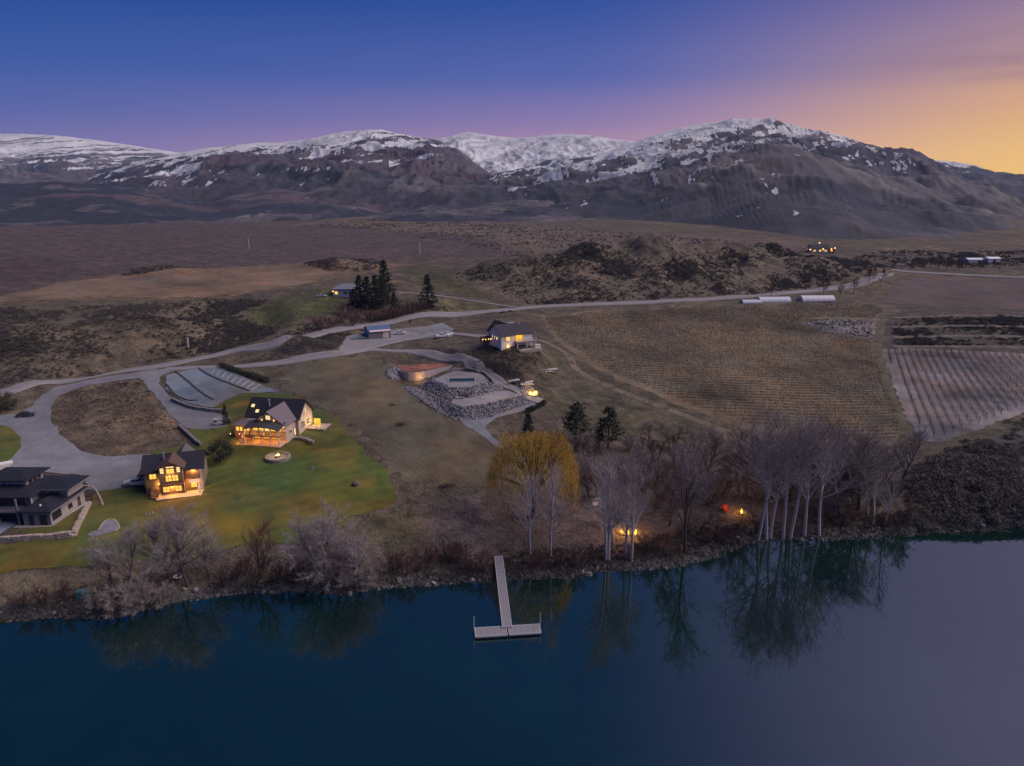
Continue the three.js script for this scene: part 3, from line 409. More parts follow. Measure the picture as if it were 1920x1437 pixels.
// ---------------------------------------------------------------- trees and shrubs
const V = (x, y, z) => new THREE.Vector3(x, y, z);
function Soup() { return { p: [], n: [], i: [] }; }
function tube(S, pts, radii, sides) {                                   // a tapered limb
  const base = S.p.length / 3, up = V(0, 0, 0), a = V(0, 0, 0), b = V(0, 0, 0), t = V(0, 0, 0);
  for (let k = 0; k < pts.length; k++) {
    t.subVectors(pts[Math.min(k + 1, pts.length - 1)], pts[Math.max(0, k - 1)]).normalize();
    up.set(Math.abs(t.y) > 0.9 ? 1 : 0, Math.abs(t.y) > 0.9 ? 0 : 1, 0); a.crossVectors(up, t).normalize(); b.crossVectors(t, a);
    for (let s = 0; s < sides; s++) { const w = s / sides * 2 * Math.PI, c = Math.cos(w), d = Math.sin(w); const nx = a.x * c + b.x * d, ny = a.y * c + b.y * d, nz = a.z * c + b.z * d; S.p.push(pts[k].x + nx * radii[k], pts[k].y + ny * radii[k], pts[k].z + nz * radii[k]); S.n.push(nx, ny, nz); }
    if (k) for (let s = 0; s < sides; s++) { const q = base + (k - 1) * sides, r = q + sides, s1 = (s + 1) % sides; S.i.push(q + s, q + s1, r + s, q + s1, r + s1, r + s); }
  }
}
function sliver(S, p, q, w, R, sag = 0) {                                // a twig: two thin faces with a bend
  const o = S.p.length / 3, d = V(q.x - p.x, q.y - p.y, q.z - p.z), r = V(R() - 0.5, R() - 0.5, R() - 0.5).cross(d).normalize(), m = V((p.x + q.x) / 2, (p.y + q.y) / 2 + sag, (p.z + q.z) / 2), nn = V(r.x, r.y, r.z).cross(d).normalize();
  S.p.push(p.x - r.x * w, p.y - r.y * w, p.z - r.z * w, p.x + r.x * w, p.y + r.y * w, p.z + r.z * w, m.x + r.x * w * 0.7, m.y + r.y * w * 0.7, m.z + r.z * w * 0.7, m.x - r.x * w * 0.7, m.y - r.y * w * 0.7, m.z - r.z * w * 0.7, q.x, q.y, q.z);
  for (let k = 0; k < 5; k++) S.n.push(nn.x, nn.y, nn.z);
  S.i.push(o, o + 1, o + 2, o, o + 2, o + 3, o + 3, o + 2, o + 4);
}
function leaf(S, c, s, R) {                                             // a small leafy face
  const o = S.p.length / 3, a = V(R() - 0.5, R() - 0.5, R() - 0.5).normalize(), b = V(R() - 0.5, R() - 0.5, R() - 0.5).cross(a).normalize(), n = V(b.x, b.y, b.z).cross(a);
  S.p.push(c.x - a.x * s, c.y - a.y * s, c.z - a.z * s, c.x + b.x * s * 0.6, c.y + b.y * s * 0.6, c.z + b.z * s * 0.6, c.x + a.x * s, c.y + a.y * s, c.z + a.z * s); for (let k = 0; k < 3; k++) S.n.push(n.x, n.y, n.z);
  S.i.push(o, o + 1, o + 2);
}
function soupGeo(S) { const g = new THREE.BufferGeometry(); g.setAttribute('position', new THREE.Float32BufferAttribute(S.p, 3)); g.setAttribute('normal', new THREE.Float32BufferAttribute(S.n, 3)); g.setIndex(S.i); return g; }
// a weeping willow: a broad dome of limbs hung with long strands
function willowTree() {
  const R = rng(515), wood = Soup(), tw = Soup(), RX = 11.6, TOP = 20.5, dome = (a, r) => { const l = 0.86 + 0.26 * vnoise(Math.cos(a) * 2.4 + 7, Math.sin(a) * 2.4 + r * 3); return V(Math.cos(a) * r * RX * l, 8.2 + (TOP - 8.2) * Math.sqrt(Math.max(0, 1 - r * r)) * (0.84 + 0.32 * vnoise(Math.cos(a) * r * 3 + 3, Math.sin(a) * r * 3 + 5)), Math.sin(a) * r * RX * l); };
  tube(wood, [V(0, -1, 0), V(0.2, 2, 0.1), V(0.1, 5, 0)], [0.95, 0.6, 0.5], 9);
  for (let k = 0; k < 22; k++) { const a = k * 2.4 + R() * 0.5, r = 0.25 + 0.65 * R(), e = dome(a, r), m = V(e.x * 0.35, 5 + (e.y - 5) * 0.5, e.z * 0.35); tube(wood, [V(0, 4 + R() * 1.5, 0), m, V(e.x * 0.8, e.y * 0.88, e.z * 0.8), e], [0.3, 0.2, 0.09, 0.03], 5); for (let j = 0; j < 5; j++) { const f = dome(a + (R() - 0.5) * 0.7, clamp(r + (R() - 0.5) * 0.4, 0.05, 0.95)); tube(wood, [m, m.clone().lerp(f, 0.6).add(V(0, 0.8, 0)), f], [0.1, 0.05, 0.015], 3); } }
  for (let k = 0; k < 4200; k++) {
    const a = R() * 6.283, r = Math.sqrt(R()), s = dome(a, r), inn = 0.82 + 0.2 * R(); s.x *= inn; s.z *= inn; s.y *= 0.9 + 0.12 * R();
    for (let j = 0; j < 2; j++) sliver(tw, s, s.clone().add(V((R() - 0.5) * 1.2 + Math.cos(a) * 0.4 * r, 0.3 + R() * 0.7, (R() - 0.5) * 1.2 + Math.sin(a) * 0.4 * r)), 0.02, R);
    let c = s.clone(); const hang = (1.2 + 9 * r * r * R()) * (0.6 + 0.6 * R()), n = Math.ceil(hang / 1.4); for (let j = 0; j < n && c.y > 0.9; j++) { const d = c.clone().add(V((R() - 0.5) * 0.35 + Math.cos(a) * 0.12, -hang / n, (R() - 0.5) * 0.35 + Math.sin(a) * 0.12)); sliver(tw, c, d, 0.028, R); c = d; }
  }
  return { wood: soupGeo(wood), twig: soupGeo(tw) };
}
// a bare tree: trunk, forked limbs, and a haze of twigs
function bareTree(seed, o) {
  const R = rng(seed), wood = Soup(), twig = Soup();
  const rnd = (a, b) => a + (b - a) * R();
  function limb(p, dir, len, rad, lev) {
    const n = lev === 0 ? 9 : 5, pts = [p.clone()], rad_ = [rad], d = dir.clone(), q = p.clone();
    for (let k = 1; k <= n; k++) {
      const j = lev === 0 ? o.wave : 0.22; d.x += (R() - 0.5) * j; d.z += (R() - 0.5) * j; d.y += (R() - 0.5) * j * 0.6 + (lev ? o.rise : 0.05) / n; d.normalize();
      q.addScaledVector(d, len / n); pts.push(q.clone()); rad_.push(rad * (1 - (lev === 0 ? 0.72 : 0.8) * k / n));
    }
    tube(wood, pts, rad_, lev === 0 ? 8 : lev === 1 ? 5 : 3);
    if (lev === 0) { const f = pts[0]; tube(wood, [f.clone().add(V(0, -0.9, 0)), f.clone().add(V(0, 0.25, 0))], [rad * 1.7, rad * 1.02], 8); }
    const kids = o.kids[lev] ?? 0, from = lev === 0 ? o.clear : 0.22;
    for (let k = 0; k < kids; k++) {
      const t = from + (1 - from) * (k + R() * 0.8) / kids, f = Math.min(n - 1, Math.floor(t * n)), b = pts[f].clone().lerp(pts[f + 1], t * n - f), ax = pts[f + 1].clone().sub(pts[f]).normalize();
      const side = V(R() - 0.5, (R() - 0.5) * 0.6, R() - 0.5).cross(ax).normalize(), ang = rnd(...o.spread) * (lev === 0 ? 1.15 - 0.5 * t : 1), nd = ax.multiplyScalar(Math.cos(ang)).addScaledVector(side, Math.sin(ang)).normalize();
      limb(b, nd, len * rnd(0.85, 1.15) * (lev === 0 ? o.reach * (1.15 - 0.62 * t) : 0.52), rad_[f] * (lev === 0 ? 0.56 : 0.58), lev + 1);
    }
    if (lev >= o.twigFrom) {
      const m = Math.round(o.twigs * (lev === o.kids.length ? 1 : 0.5));
      for (let k = 0; k < m; k++) {
        const t = rnd(0.15, 1), f = Math.min(n - 1, Math.floor(t * n)), b = pts[f].clone().lerp(pts[f + 1], t * n - f), e = d.clone().multiplyScalar(0.8).add(V(R() - 0.5, (R() - 0.5) + o.twigRise, R() - 0.5).multiplyScalar(1.5)).normalize(), l = rnd(0.5, 1) * o.twigLen;
        sliver(twig, b, b.clone().addScaledVector(e, l), o.twigW, R, o.droop ? 0 : -0.04 * l);
        if (o.droop) { let c = b.clone().addScaledVector(e, l * 0.6); const steps = 2 + Math.floor(R() * 3 * o.droop); for (let s = 0; s < steps; s++) { const nx = c.clone().add(V((R() - 0.5) * 0.5, -rnd(0.7, 1.5), (R() - 0.5) * 0.5)); sliver(twig, c, nx, o.twigW, R); c = nx; } }
      }
    }
  }
  for (let s = 0; s < (o.stems ?? 1); s++) { const a = R() * 6.28, lean = (o.stems ?? 1) > 1 ? 0.32 : o.lean ?? 0.03; limb(V(Math.cos(a) * 0.3 * (o.stems > 1), -0.1, Math.sin(a) * 0.3 * (o.stems > 1)), V(Math.cos(a) * lean, 1, Math.sin(a) * lean).normalize(), o.h * 0.82 * rnd(0.85, 1.05), o.rad, 0); }
  return { wood: soupGeo(wood), twig: soupGeo(twig) };
}
const bark = { pale: mat('paleBark', [0.40, 0.365, 0.38], 0.95), grey: mat('greyBark', [0.085, 0.070, 0.074], 0.95), dark: mat('darkBark', [0.055, 0.044, 0.045], 0.95), willow: mat('willowBark', [0.09, 0.062, 0.035], 0.95) };
const twigs = { lilac: mat('lilacTwig', [0.31, 0.262, 0.266], 1), white: mat('whiteTwig', [0.44, 0.385, 0.385], 1), grey: mat('greyTwig', [0.23, 0.19, 0.196], 1), brown: mat('brownTwig', [0.115, 0.076, 0.07], 1), rust: mat('rustTwig', [0.15, 0.078, 0.066], 1), gold: mat('goldTwig', [0.46, 0.30, 0.06], 1), straw: mat('strawTwig', [0.30, 0.252, 0.235], 1) };
const kinds = {};
function kind(key, make) { return kinds[key] ??= make(); }
function plantTree(name, label, cat, group, geo, wm, tm, at, s, turn, o = {}) {
  const t = thing(name, label, cat, group); t.position.set(at[0], at[1] - (o.sink ?? 0.1), at[2]); t.rotation.set(o.tx ?? 0, turn, o.tz ?? 0); t.scale.set(s * (o.wide ?? 1), s, s * (o.wide ?? 1));
  mesh('trunk', geo.wood, wm, t); mesh('crown', geo.twig, tm, t).userData.kind = 'stuff'; return t;
}
const oPoplar = { h: 20, rad: 0.30, wave: 0.05, rise: 0.42, clear: 0.30, kids: [17, 7], spread: [0.5, 0.95], reach: 0.40, twigFrom: 1, twigs: 12, twigLen: 1.6, twigW: 0.013, twigRise: 0.25 };
const oBroad = { h: 14, rad: 0.30, wave: 0.16, rise: 0.35, clear: 0.22, kids: [11, 8], spread: [0.6, 1.1], reach: 0.66, twigFrom: 1, twigs: 46, twigLen: 1.75, twigW: 0.013, twigRise: 0.1, lean: 0.12 };
const oBushy = { h: 15, rad: 0.30, wave: 0.14, rise: 0.25, clear: 0.12, kids: [8, 7], spread: [0.55, 1.05], reach: 0.62, twigFrom: 1, twigs: 58, twigLen: 1.7, twigW: 0.014, twigRise: 0.0, stems: 3 };
const oCotton = { h: 28, rad: 0.30, wave: 0.07, rise: 0.5, clear: 0.40, kids: [17, 8], spread: [0.5, 1.05], reach: 0.46, twigFrom: 1, twigs: 15, twigLen: 2.1, twigW: 0.013, twigRise: 0.3 };
const oWillow = { h: 17, rad: 0.55, wave: 0.14, rise: 0.2, clear: 0.25, kids: [12, 9], spread: [0.55, 1.1], reach: 0.68, twigFrom: 1, twigs: 74, twigLen: 1.5, twigW: 0.03, twigRise: 0.2, droop: 2.2, stems: 2 };
const oShrub = { h: 4, rad: 0.06, wave: 0.3, rise: 0.2, clear: 0.15, kids: [6], spread: [0.4, 0.9], reach: 0.6, twigFrom: 0, twigs: 40, twigLen: 0.9, twigW: 0.014, twigRise: 0.2, stems: 5 };
const K = { poplar: s => kind('p' + s, () => bareTree(100 + s, oPoplar)), broad: s => kind('b' + s, () => bareTree(200 + s, oBroad)), bushy: s => kind('u' + s, () => bareTree(300 + s, oBushy)), cotton: s => kind('c' + s, () => bareTree(400 + s, oCotton)), willow: () => kind('w', () => bareTree(501, oWillow)), shrub: s => kind('s' + s, () => bareTree(600 + s, oShrub)) };
// evergreens
function conifer(seed, h, r, o = {}) {
  const R = rng(seed), wood = Soup(), gr = Soup(); tube(wood, [V(0, -0.6, 0), V(0, h * 0.5, 0), V(0, h * 0.98, 0)], [h * 0.022, h * 0.013, 0.02], 6);
  const whorls = Math.round(h * 2.3); for (let k = 0; k < whorls; k++) {
    const f = (o.bare ?? 0.06) + (1 - (o.bare ?? 0.06)) * k / whorls, y = h * f, L = r * Math.pow(1 - f, o.pow ?? 0.85) * (0.8 + 0.4 * R()) * (o.round ? Math.min(1, 0.35 + f * 2.2) : 1) + 0.15, n = 7 + Math.round(R() * 3);
    for (let b = 0; b < n; b++) { const a = R() * 6.283, droop = 0.28 + R() * 0.2, bl = L * (0.75 + R() * 0.35); const tip = V(Math.cos(a) * bl, y - bl * droop * (o.up ? -0.6 : 1), Math.sin(a) * bl); if (k % 3 === 0) sliver(wood, V(0, y, 0), tip, 0.03, R);
      const m = Math.round((o.dens ?? 9) * (0.4 + bl / r)); for (let q = 0; q < m; q++) { const t = 0.2 + 0.8 * Math.sqrt(R()); leaf(gr, V(tip.x * t + (R() - 0.5) * 0.45, mix(y, tip.y, t) + (R() - 0.5) * 0.35, tip.z * t + (R() - 0.5) * 0.45), (o.leaf ?? 0.34) * (0.6 + R() * 0.7), R); } }
  }
  return { wood: soupGeo(wood), twig: soupGeo(gr) };
}
function leafyTree(seed, h, r, o = {}) {                                 // a dense rounded crown of leaf clumps on a short trunk
  const R = rng(seed), wood = Soup(), gr = Soup(); tube(wood, [V(0, -0.5, 0), V(0, h * 0.35, 0), V(0.1, h * 0.8, 0)], [r * 0.09, r * 0.06, 0.03], 6);
  for (let k = 0; k < (o.clumps ?? 60); k++) { const a = R() * 6.283, c = R() * 2 - 1, q = Math.cbrt(0.25 + 0.75 * R()), s = Math.sqrt(1 - c * c), ce = V(Math.cos(a) * s * r * q, h * 0.55 + c * h * 0.45 * q, Math.sin(a) * s * r * q); if (ce.y < 0.2) continue; const cr = r * (0.16 + 0.16 * R()); for (let m = 0; m < (o.leaves ?? 55); m++) leaf(gr, V(ce.x + (R() - 0.5) * 2 * cr, ce.y + (R() - 0.5) * 1.7 * cr, ce.z + (R() - 0.5) * 2 * cr), (o.leaf ?? 0.2) * (0.6 + R() * 0.8), R); }
  return { wood: soupGeo(wood), twig: soupGeo(gr) };
}
const needle = { dark: mat('needleDark', [0.022, 0.034, 0.024], 1), green: mat('needleGreen', [0.036, 0.046, 0.024], 1), olive: mat('needleOlive', [0.058, 0.060, 0.038], 1) };
K.spruce = s => kind('spruce' + s, () => conifer(700 + s, 12, 2.7)); K.pine = s => kind('pine' + s, () => conifer(720 + s, 11, 3.4, { bare: 0.18, pow: 0.6, up: true, dens: 7, leaf: 0.42, round: true })); K.round = s => kind('round' + s, () => leafyTree(740 + s, 5.4, 2.8)); K.bush = s => kind('bush' + s, () => leafyTree(760 + s, 2.4, 1.7, { clumps: 26, leaves: 40, leaf: 0.16 }));

// along the left shore
const R0 = rng(11), leftShore = 'bare trees along the grassy shore';
for (const [x, y, h, v, lab] of [[238, 1112, 12, 1, 'bare lilac grey tree above the green shore box'], [212, 1120, 10, 2, 'slight bare tree leaning beside the green shore box'], [316, 1085, 12.5, 3, 'spreading bare tree behind the white shore table'], [335, 1088, 14.5, 4, 'tallest bare tree beside the white shore table'], [352, 1100, 11.5, 5, 'bare forked tree rooted in the pale shore stones'], [392, 1082, 8.5, 6, 'low bare tree with wide side limbs above shore rocks']])
  plantTree('bare_tree', lab, 'tree', leftShore, K.broad(v), bark.grey, twigs.lilac, here(x, y), h / 14, R0() * 6, { wide: 1.1 });
for (const [x, y, h, v, lab] of [[640, 1092, 14, 1, 'huge bushy bare tree with many stems overhanging the water'], [606, 1082, 12, 2, 'bushy bare tree at the lawn side of the many-stemmed shore tree'], [676, 1088, 10, 3, 'bushy bare tree drooping towards the rocky waterline']])
  plantTree('bushy_tree', lab, 'tree', leftShore, K.bushy(v), bark.grey, twigs.lilac, here(x, y), h / 15, R0() * 6, { wide: 1.05 });
for (const [x, y, s] of [[232, 1150, 1.5], [262, 1142, 1.7], [284, 1134, 1.3], [190, 1146, 1.0], [318, 1126, 0.9], [660, 1108, 1.2], [700, 1102, 1.1]])
  plantTree('overhanging_shrub', 'pale straw-like shrub drooping over the edge of the lake', 'shrub', 'pale shrubs drooping over the waterline', K.shrub((x | 0) % 3), bark.grey, twigs.straw, here(x, y - 4), s, R0() * 6, { wide: 1.35, tx: 0.35 });
const rusty = 'rust brown bare shrubs along the shore bank';
for (let k = 0; k < 46; k++) {
  const seq = [[40, 1140], [80, 1132], [110, 1128], [440, 1090], [458, 1075], [480, 1092], [496, 1070], [520, 1090], [540, 1078], [560, 1092], [575, 1085], [725, 1080], [742, 1066], [760, 1078], [770, 1058], [790, 1070], [806, 1054], [826, 1056], [842, 1046], [858, 1052], [874, 1046], [1215, 1040], [1240, 1030], [1262, 1040], [1330, 1020], [1345, 1008], [1360, 1018], [1110, 1052], [1080, 1060], [1180, 1052], [880, 1072], [905, 1070], [1000, 1066], [1045, 1062], [1385, 1004], [1240, 940], [1260, 960], [1580, 985], [1600, 975], [1625, 990], [1660, 985], [1690, 975], [1640, 960], [1010, 1058], [300, 1118], [420, 1098]][k];
  plantTree('bank_shrub', 'rust brown leafless shrub on the bank above the shore rocks', 'shrub', rusty, K.shrub(k % 3), bark.dark, k % 3 ? twigs.rust : twigs.brown, here(seq[0], seq[1]), 0.65 + 0.5 * R0(), R0() * 6, { wide: 1.3 });
}
// the reddish tree beside the left group
plantTree('bare_tree', 'reddish bare tree standing alone between the two shore groups', 'tree', leftShore, K.broad(2), bark.dark, twigs.rust, here(486, 1088), 0.74, 1.1);
// the golden willow and the pale poplars before it
plantTree('weeping_willow', 'huge golden weeping willow on the shore meadow', 'tree', null, willowTree(), bark.willow, twigs.gold, here(1000, 970), 1, 0.4);
const pop = 'pale-trunked poplars along the shore meadow';
for (const [x, y, h, v, lab] of [[994, 1040, 18.5, 1, 'forked pale poplar before the willow nearest the dock'], [1032, 1042, 20.5, 2, 'straight pale poplar before the middle of the willow'], [1136, 1050, 22, 3, 'slim pale poplar leaning left beside the three fires'], [1141, 1050, 22.5, 4, 'slim upright pale poplar sharing roots with the leaning one'], [1172, 1046, 21, 1, 'slim pale poplar right behind the middle fire'], [1184, 1052, 22.5, 2, 'pale poplar with a thick foot beside the right-hand fire'], [1150, 1018, 17, 3, 'thin pale poplar standing back behind the row of three fires']])
  plantTree('poplar', lab, 'tree', pop, K.poplar(v), bark.pale, x < 1050 ? twigs.white : twigs.lilac, here(x, y), h / 20, R0() * 6, { tz: v === 3 ? 0.1 : 0 });
plantTree('dark_bare_tree', 'dark trunked bare tree between the three fires and the red chair', 'tree', null, K.broad(1), bark.dark, twigs.grey, here(1284, 1035), 1.55, 0.4, { wide: 0.85 });
plantTree('dark_bare_tree', 'dark leaning bare tree behind the red chair clearing', 'tree', null, K.broad(4), bark.dark, twigs.brown, here(1256, 985), 1.05, 2.0, { wide: 0.85 });
const cot = 'tall cottonwoods at the water';
for (const [x, y, h, v, lx] of [[1422, 1010, 26, 1, 0.05], [1437, 1011, 28, 2, 0.02], [1444, 1008, 29, 3, 0], [1468, 1008, 27, 4, -0.02], [1482, 1007, 28, 2, -0.03], [1508, 1005, 28, 5, -0.06], [1536, 1003, 25, 1, -0.1]])
  plantTree('cottonwood', 'tall bare cottonwood with a pale trunk rising from the dark shore clump', 'tree', cot, K.cotton(v), bark.pale, twigs.grey, here(x, y), h / 28, R0() * 6, { tz: lx, wide: 1.3 });
for (const [x, y, h, v, tz] of [[1628, 970, 17, 2, -0.32], [1638, 985, 19, 4, -0.28], [1660, 985, 16, 1, -0.36]])
  plantTree('leaning_poplar', 'slender pale poplar leaning inland over dark undergrowth', 'tree', 'leaning poplars right of the cottonwoods', K.poplar(v), bark.pale, twigs.grey, here(x, y), h / 20, R0() * 6, { tz, wide: 0.8 });
for (const [x, y, h, v, lab] of [[1565, 960, 13, 2, 'low bare tree with tangled limbs right of the cottonwoods'], [1600, 930, 15, 3, 'dark bare tree at the lower corner of the vineyard'], [1540, 985, 10, 5, 'low tangled bare tree hanging over the dark bank'], [1690, 905, 13, 1, 'purple brown bare tree before the scrubby bank'], [1386, 922, 12, 4, 'small bare tree behind the lone campfire'], [1575, 972, 19, 1, 'tall grey bare tree between the cottonwoods and the leaning poplars'], [1610, 955, 17, 5, 'broad grey bare tree behind the leaning poplars'], [1400, 935, 16, 2, 'broad bare tree behind the cottonwood trunks'], [1322, 922, 15, 3, 'bare tree at the edge of the red chair clearing'], [1480, 940, 17, 4, 'bare tree hidden among the cottonwood crowns'], [1545, 935, 16, 6, 'bare tree below the vineyard corner behind the cottonwoods']])
  plantTree('thicket_tree', lab, 'tree', 'bare thicket trees by the cottonwoods', K.broad(v), bark.grey, v % 2 ? twigs.grey : twigs.brown, here(x, y), h / 14, R0() * 6, { wide: 1.15 });
for (const [x, y] of [[1240, 905], [1300, 900], [1330, 880], [1360, 905], [1405, 900], [1440, 905], [1480, 900], [1330, 945], [1420, 940], [1520, 930], [1150, 890], [1190, 870], [1230, 862], [1100, 880], [1270, 870], [1120, 850], [1420, 870], [1550, 900], [1610, 890], [1650, 880], [1340, 915], [1365, 930], [1390, 925], [1440, 935], [1470, 930], [1500, 905], [1530, 895], [1570, 885], [1590, 915], [1625, 905], [1660, 900], [1300, 930], [1310, 990], [1280, 1000], [1420, 985], [1550, 965], [1575, 945], [1605, 945], [1680, 930], [1090, 905], [1110, 930], [1180, 905], [1210, 890], [1205, 925], [1230, 950], [1255, 925], [1060, 860], [1085, 850], [1180, 845], [1210, 840], [1260, 840], [1300, 850], [1340, 845]])
  plantTree('thicket_shrub', 'grey brown bare shrub in the thicket behind the shore trees', 'shrub', 'bare shrubs of the shore thicket', K.shrub((x + y) % 3), bark.dark, x % 3 ? twigs.grey : twigs.brown, here(x, y), 1.0 + 0.9 * R0(), R0() * 6, { wide: 1.4 });
for (const [x, y, s] of [[1205, 806, 0.7], [1218, 812, 0.9], [1240, 806, 0.6], [1275, 815, 0.8], [1290, 812, 0.6], [1330, 822, 0.6]]) plantTree('lone_shrub', 'pale lilac bare shrub at the foot of the vineyard slope', 'shrub', 'pale shrubs under the vineyard', K.shrub(x % 3), bark.grey, twigs.lilac, here(x, y), s, R0() * 6);
// evergreens
plantTree('spruce', 'dark narrow spruce behind the golden willow', 'tree', null, K.spruce(1), bark.dark, needle.dark, here(990, 840), 0.85, 1, { wide: 1.35 });
plantTree('pine', 'round grey green pine beside the narrow spruce', 'tree', null, K.pine(1), bark.dark, needle.olive, here(1080, 824), 1.0, 2, { wide: 1.45 });
plantTree('pine', 'dark green pointed pine right of the round pine', 'tree', null, K.pine(2), bark.dark, needle.green, here(1140, 840), 1.1, 4, { wide: 1.2 });
plantTree('garden_spruce', 'small dark spruce at the corner of the gabled house', 'tree', null, K.spruce(2), bark.dark, needle.dark, here(424, 795), 0.5, 1);
plantTree('round_evergreen', 'round dark evergreen between the two lit houses', 'tree', null, K.round(1), bark.dark, needle.dark, here(413, 868), 1.05, 1);
plantTree('roadside_evergreen', 'olive evergreen beside the drive at the main road', 'tree', null, K.round(2), bark.dark, needle.olive, here(14, 770), 1.0, 2);
for (const [x, y, h, v, lab] of [[676, 572, 14, 1, 'spruce at the hill house end of the dark clump'], [690, 580, 15, 2, 'broad spruce in front of the dark clump'], [704, 574, 14.5, 3, 'spruce in the middle of the dark clump'], [718, 568, 13, 1, 'spruce at the roadward end of the dark clump'], [721, 546, 15.5, 2, 'tall spruce standing behind the dark clump'], [802, 574, 15, 3, 'single spruce apart from the clump by the footpath'], [740, 584, 9, 1, 'small thin pine below the clump'], [664, 578, 9, 2, 'low spruce below the hill house']])
  plantTree('hill_spruce', lab + ' on the hill', 'tree', 'spruces beside the hill house', K.spruce(v), bark.dark, needle.dark, here(x, y), h / 12, R0() * 6, { wide: 1.6 });
for (const [x, y] of [[640, 590], [655, 596], [670, 598], [690, 600], [708, 602], [724, 600], [744, 596], [760, 590], [775, 586], [788, 582], [640, 606], [620, 614], [600, 618], [660, 612]]) plantTree('hillside_shrub', 'dark leafless shrub on the slope below the hill house spruces', 'shrub', 'dark shrubs on the slope below the hill house', K.shrub(x % 3), bark.dark, x % 2 ? twigs.brown : twigs.rust, here(x, y), 1.1 + 0.4 * R0(), R0() * 6, { wide: 1.5 });
for (let k = 0; k < 22; k++) { const t = k / 21; plantTree('hedge_bush', 'dark green hedge bush along the top of the gravel beds', 'bush', 'hedge along the gravel beds', K.bush(k % 3), bark.dark, k % 4 ? needle.green : needle.olive, here(mix(414, 500, t), mix(688, 716, t) + 1), 0.62 + 0.2 * R0(), R0() * 6); }
for (let k = 0; k < 9; k++) { const t = k / 8; plantTree('pond_hedge_bush', 'dark bush in the short row by the glowing fire ring', 'bush', 'short dark hedge by the fire ring', K.bush(k % 3), bark.dark, needle.dark, here(mix(990, 1020, t), mix(774, 760, t)), 0.55 + 0.2 * R0(), R0() * 6); }
for (const [x, y] of [[1640, 525], [1628, 532], [1652, 530], [1600, 552], [1575, 556], [1545, 552], [1446, 556], [1550, 545], [1760, 505], [1775, 508], [1800, 506], [1745, 502]]) plantTree('roadside_tree', 'small bare roadside tree by the far bend of the road', 'tree', 'bare trees at the far road bend', K.broad(1 + x % 3), bark.dark, twigs.brown, here(x, y), 0.45 + 0.25 * R0(), R0() * 6);

